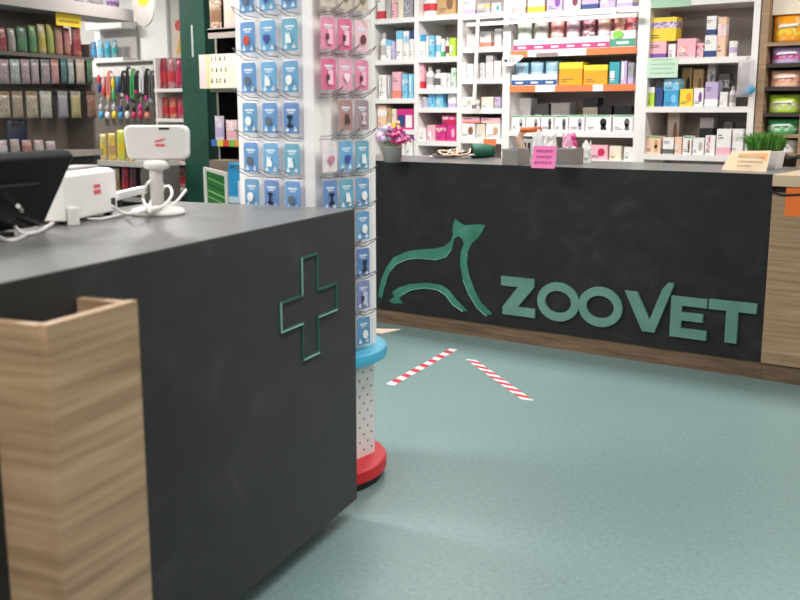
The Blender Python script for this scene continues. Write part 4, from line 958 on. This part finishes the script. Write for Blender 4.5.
# white lit wall panel, poster, round sign
WP = Face(0, 7.62, 0)
u0_, z0_ = WP.uz(96, 62); u1_, z1_ = WP.uz(165, -10)
tag(MB().box(0, u1_ - u0_, 0, .035, z0_, ZC - .02, mat('#fbf8f6', .5)).build('white_wall_board', loc=(u0_, 7.62, 0)), 'large plain white board on back wall above the hanging leashes', 'board')
u0_, z0_ = WP.uz(172, 56, -.05); u1_, z1_ = WP.uz(184, 17, -.05)
po = thing('wall_poster', 'small red and yellow poster on grey wall beside green post', 'poster', (u0_, 7.60, z0_))
hh = z1_ - z0_; ww = u1_ - u0_
MB().box(0, ww, 0, .01, 0, hh, mat('#dcc9b8', .5)).build('sheet', po)
MB().prism(oval(ww * .45, hh * .8, ww * .3, hh * .15, 16), -.001, 0, mat('#d8303c', .5)).prism([(ww * .2, .02), (ww * .95, .02), (ww * .9, hh * .5), (ww * .5, hh * .62)], -.001, 0, mat('#e2a74a', .5)).build('poster_print', po)
RS = Face(0, 6.3, 0)
u_, z_ = RS.uz(143, 4)
rsn = thing('round_hanging_sign', 'round grey hanging sign with yellow centre before the white wall', 'sign', (u_, 6.3, z_))
MB().prism(oval(0, 0, .15, .20, 28), 0, .012, mat('#bdb4b0', .5)).build('disc', rsn)
MB().prism(oval(.01, .07, .09, .09, 20), -.002, 0, mat('#e3c735', .5)).build('yellow_centre', rsn)
MB().tube([(0, .006, .18), (0, .006, ZC - z_ - .01)], .003, WIRE).build('hanging_wire', rsn)

# hanging leash wall
GP = Face(0, 7.3, 0)
xa, _ = GP.uz(91, 100); xb, _ = GP.uz(154.5, 100)
hwl = thing('peg_panel', 'white pegboard panel with dark rail holding leashes and toys', 'pegboard', (xa, 7.3, 0))
Wp = xb - xa
zt = GP.uz(125, 61)[1]
MB().box(0, Wp, 0, .03, .0, zt - .16, mat('#6e645e', .6)).box(0, Wp, 0, .03, zt - .16, zt, mat('#e2dcd8', .6)).build('panel', hwl)
MB().box(.15, Wp, -.02, 0, zt - .04, zt - .01, mat('#3b3836', .5)).build('dark_rail', hwl)
rnd = random.Random(11)
leash_cols = [('red', 'navy'), ('pink', 'red'), ('salmon', 'tan'), ('yellow', 'green'), ('blue', 'navy'), ('black', 'grey'), ('black', 'magenta'), ('green', 'black'), ('black', 'crimson'), ('white', 'black'), ('black', 'magenta'), ('charcoal', 'silver')]
HP = Face(0, 7.25, 0)
def toy(px, py0, py1, c1, c2, label, kind, wpx=4, group='leashes and toys on the peg panel'):
    u_, z1_ = HP.uz(px, py0); _, z0_ = HP.uz(px, py1); hh = z1_ - z0_
    t = thing('dog_leash' if kind == 'l' else 'rope_toy', label, 'leash' if kind == 'l' else 'toy', (u_, 7.25, z1_), 0, group)
    wd = wpx / 88
    if kind == 'l':
        MB().tube([(0, .04, .0), (0, 0, .0), (-wd * .4, -.005, -hh * .3), (-wd * .5, -.01, -hh * .8), (0, -.012, -hh), (wd * .5, -.01, -hh * .8), (wd * .4, -.005, -hh * .3), (0.002, 0, .002)], .012, M_(c1, .5), 6, smooth=True).build('strap', t)
        MB().box(-.02, .02, -.025, -.0, -hh * 1.02, -hh * .88, M_(c2)).build('clip', t)
    else:
        MB().tube([(0, .04, 0), (0, 0, 0), (0, -.005, -hh * .3)], .004, M_('white'), 5).build('hang_loop', t)
        m = MB(); m.blob((0, -.01, -hh * .45), (wd * .5, .02, hh * .18), M_(c1), 9, 6); m.blob((0, -.01, -hh * .8), (wd * .55, .022, hh * .2), M_(c2), 9, 6); m.tube([(0, -.01, -hh * .4), (0, -.01, -hh * .85)], .012, M_(c1), 6); m.build('toy_body', t, smooth=True)
pos = ['one', 'two', 'three']
px = 99
for k, (c1, c2) in enumerate(leash_cols):
    knd = 't' if k in (0, 1, 3, 4) else 'l'
    toy(99 + k * 4.7, 68 + (k % 3) * 2, 93 + (k % 4) * 3, c1, c2, '%s and %s hanging %s, %s in upper row of peg panel' % (c1, c2, 'toy' if knd == 't' else 'leash', ORD[k]), knd)
low = [('grey', 'blue'), ('silver', 'white'), ('grey', 'yellow'), ('navy', 'blue'), ('black', 'white'), ('black', 'crimson'), ('magenta', 'crimson'), ('black', 'salmon')]
for k, (c1, c2) in enumerate(low):
    toy(101 + k * 6.6, 98 + (k % 2) * 2, 119, c1, c2, '%s and %s hanging toy, %s in lower row of peg panel' % (c1, c2, ORD[k]), 't', 6)

# angled white wall shelves above left
WS = Face(0, 7.38, 0)
u0_, _ = WS.uz(86, 40); u1_, _ = WS.uz(122, 40)
ws = thing('white_wall_shelf', 'small white wall shelf with blue packs above the hanging toys', 'shelf', (u0_, 7.38, 0))
z0_ = WS.uz(105, 58)[1]; z1_ = WS.uz(105, 27)[1]
MB().box(0, u1_ - u0_, 0, .22, z0_ - .05, z0_, SHELFW).build('lower_board', ws); MB().box(0, u1_ - u0_, 0, .22, z1_ - .02, z1_ + .06, SHELFW).build('upper_board', ws)
MB().box(0, u1_ - u0_, .20, .22, z0_, z1_, mat('#b5b0ad', .6)).build('back_panel', ws)
stock(WS, z0_, [(88, 94, 42, 'p', 'navy', 'blue', ''), (95, 101, 40, 'p', 'silver', 'sky', ''), (102, 108, 41, 'p', 'blue', 'teal', ''), (109, 115, 40, 'p', 'silver', 'teal', '')], 'on small white wall shelf', 'packs on the small white wall shelf', d=.04)

# lower white shelf with toys under the peg panel
LW = Face(0, 6.45, 0)
u0_, zt = LW.uz(66, 159); u1_, _ = LW.uz(140, 157)
ls = thing('low_display_shelf', 'low white edged display shelf below the hanging toys', 'shelf unit', (u0_, 6.45, 0))
WL = u1_ - u0_
MB().box(0, WL, 0, .5, zt - .05, zt, mat('#cfc8c4', .5)).build('top_board', ls)
MB().box(0, .03, .02, .5, 0, zt - .05, mat('#6b6460', .6)).build('side_panel', ls); MB().box(WL - .03, WL, .02, .5, 0, zt - .05, mat('#6b6460', .6)).build('side_panel', ls)
MB().box(.03, WL - .03, .45, .5, 0, zt - .05, mat('#3b3634', .7)).build('back_panel', ls)
_, zs = LW.uz(105, 196); MB().box(.03, WL - .03, .02, .45, zs - .04, zs, mat('#a39b96', .5)).build('shelf', ls)
stock(LW, zt, [(67, 76, 137, 'p', 'navy', 'charcoal', ''), (77, 87, 135, 'p', 'tan', 'beige', ''), (88, 96, 136, 'c', 'silver', 'navy', 'base'), (97, 104, 134, 'p', 'beige', 'yellow', ''), (105, 113, 133, 'p', 'yellow', 'tan', ''), (114, 122, 130, 'p', 'lime', 'yellow', ''), (123, 131, 132, 'p', 'yellow', 'brown', '')], 'on low white-edged display shelf', 'goods on the low display shelf', d=.05)
stock(LW, zs, [(102, 109, 170, 'p', 'tan', 'brown', ''), (110, 117, 168, 'p', 'beige', 'tan', ''), (119, 126, 167, 'p', 'maroon', 'red', ''), (127, 134, 166, 'p', 'black', 'maroon', '')], 'under low white-edged display shelf', 'goods under the low display shelf', d=.06)

# ================================================================ AISLE SHELVING, LEFT
TONE[:] = [.72, .3]         # pack colours muted, and darkened in place of the dimmer light here
def gz(px, py, d=0): return GO.uz(px, py, d)
ul, _ = gz(-40, 100); ur, _ = gz(96, 100)
ge = thing('aisle_shelving', 'tall grey-brown aisle shelving crowded with hanging packs at far left', 'shelving', GO.w(ul, 0, 0), A1)
WG = ur - ul
GB = noisy('taupe_back_panel', [(.3, '#5f5650'), (.7, '#6c625b')], 4, rough=.7); GS = mat('#b3aca8', .5)
zs_ = [gz(45, y)[1] for y in (54, 87, 152)]
MB().box(0, WG, .32, .36, 0, 2.55, GB).build('back_panel', ge)
MB().box(WG - .03, WG, .02, .32, 0, 2.05, GB).build('end_panel', ge)
utop, ztop = gz(60, 8)
ur2, _ = gz(128, 8)
MB().box(0, ur2 - ul, -.06, .36, ztop - .04, ztop + .07, mat('#a19a98', .5)).build('top_shelf', ge)
for z in zs_[:1]: MB().box(0, WG, .0, .32, z - .03, z, mat('#5b544f', .6)).build('shelf', ge)
MB().box(0, WG, .24, .32, zs_[1] - .03, zs_[1], mat('#5b544f', .6)).build('peg_rail', ge)
MB().box(0, WG, -.05, .32, zs_[2] - .05, zs_[2], mat('#9b928c', .6)).build('shelf', ge)
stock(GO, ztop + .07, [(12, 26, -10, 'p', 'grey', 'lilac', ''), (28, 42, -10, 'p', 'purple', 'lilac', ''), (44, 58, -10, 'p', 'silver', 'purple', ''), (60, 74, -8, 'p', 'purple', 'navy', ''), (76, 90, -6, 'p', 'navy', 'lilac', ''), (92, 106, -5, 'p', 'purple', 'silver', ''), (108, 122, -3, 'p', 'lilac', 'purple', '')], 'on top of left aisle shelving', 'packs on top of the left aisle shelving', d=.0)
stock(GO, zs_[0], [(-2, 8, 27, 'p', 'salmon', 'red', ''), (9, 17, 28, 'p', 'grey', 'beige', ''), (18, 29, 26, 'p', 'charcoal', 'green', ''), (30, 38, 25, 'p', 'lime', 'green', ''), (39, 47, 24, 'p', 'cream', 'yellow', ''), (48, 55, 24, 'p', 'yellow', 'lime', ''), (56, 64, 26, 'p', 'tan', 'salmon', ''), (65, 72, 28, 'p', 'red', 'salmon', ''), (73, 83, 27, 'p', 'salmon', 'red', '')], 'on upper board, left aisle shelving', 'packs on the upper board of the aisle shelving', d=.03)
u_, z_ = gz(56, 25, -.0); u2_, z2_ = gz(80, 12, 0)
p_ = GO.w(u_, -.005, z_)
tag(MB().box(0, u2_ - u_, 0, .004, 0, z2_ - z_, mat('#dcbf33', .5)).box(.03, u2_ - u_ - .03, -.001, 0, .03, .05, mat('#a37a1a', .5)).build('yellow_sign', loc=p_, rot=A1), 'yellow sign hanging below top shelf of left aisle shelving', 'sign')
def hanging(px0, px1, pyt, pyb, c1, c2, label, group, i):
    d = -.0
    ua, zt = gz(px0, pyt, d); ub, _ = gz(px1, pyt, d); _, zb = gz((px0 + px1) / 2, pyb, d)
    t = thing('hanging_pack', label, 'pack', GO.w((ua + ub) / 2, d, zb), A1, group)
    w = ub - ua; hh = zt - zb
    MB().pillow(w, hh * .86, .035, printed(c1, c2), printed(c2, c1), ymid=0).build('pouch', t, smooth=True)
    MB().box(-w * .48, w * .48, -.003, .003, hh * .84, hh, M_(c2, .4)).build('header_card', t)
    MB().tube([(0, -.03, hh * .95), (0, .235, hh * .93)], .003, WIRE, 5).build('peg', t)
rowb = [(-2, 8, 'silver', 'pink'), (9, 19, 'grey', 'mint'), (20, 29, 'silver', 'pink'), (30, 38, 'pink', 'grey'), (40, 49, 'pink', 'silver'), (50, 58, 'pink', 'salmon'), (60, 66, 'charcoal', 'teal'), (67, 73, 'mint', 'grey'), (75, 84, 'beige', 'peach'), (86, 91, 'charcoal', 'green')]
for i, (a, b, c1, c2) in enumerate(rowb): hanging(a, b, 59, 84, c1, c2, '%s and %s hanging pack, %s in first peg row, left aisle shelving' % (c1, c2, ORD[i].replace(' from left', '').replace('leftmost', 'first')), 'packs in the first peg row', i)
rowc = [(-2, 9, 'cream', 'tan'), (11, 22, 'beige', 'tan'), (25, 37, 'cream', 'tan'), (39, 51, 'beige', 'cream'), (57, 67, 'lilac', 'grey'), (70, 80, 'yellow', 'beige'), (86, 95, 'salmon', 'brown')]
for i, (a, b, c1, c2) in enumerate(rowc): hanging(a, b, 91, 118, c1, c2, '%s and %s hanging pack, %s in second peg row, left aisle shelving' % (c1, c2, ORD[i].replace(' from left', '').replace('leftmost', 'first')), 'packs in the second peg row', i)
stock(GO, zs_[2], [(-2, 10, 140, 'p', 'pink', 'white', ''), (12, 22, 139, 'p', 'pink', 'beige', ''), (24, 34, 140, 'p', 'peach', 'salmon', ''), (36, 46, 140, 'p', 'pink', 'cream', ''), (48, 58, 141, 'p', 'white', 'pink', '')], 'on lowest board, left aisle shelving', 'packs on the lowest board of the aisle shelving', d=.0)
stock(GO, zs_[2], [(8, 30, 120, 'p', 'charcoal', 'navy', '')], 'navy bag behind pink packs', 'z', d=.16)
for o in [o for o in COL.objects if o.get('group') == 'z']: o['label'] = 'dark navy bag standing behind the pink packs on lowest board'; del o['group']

# ================================================================ pieces of parts sit under their part
def under(root, part, names):
    kids = list(root.children); ps = [k for k in kids if k.name.split('.')[0] == part]
    for k in kids:
        if k.name.split('.')[0] in names: k.parent = ps[0]
under(nc, 'leaflet_box', ['side_board']); under(nc, 'cross_emblem', ['painted_lit_edge'])
under(fc, 'animal_back_emblem', ['emblem_edge'])
under(tB, 'ladder_rail', ['rail_bracket'])
under(mo, 'back_cover', ['vent_panel']); under(pr, 'printer_body', ['red_badge', 'cable_socket', 'paper_lid'])
under(cd, 'display_head', ['back_plate', 'slot', 'red_badge']); under(pc, 'card', ['handwriting']); under(ps, 'card', ['handwriting'])
under(nt, 'sheet', ['printed_lines']); under(bb, 'box_body', ['hand_slot', 'white_print']); under(bx_, 'box_body', ['side_print', 'printed_animals'])
under(gr, 'rolled_fabric', ['hollow_end']); under(sgn, 'frame', ['poster']); under(sp, 'lower_column', ['peg_holes']); under(sp, 'upper_column', ['wire_hook'])
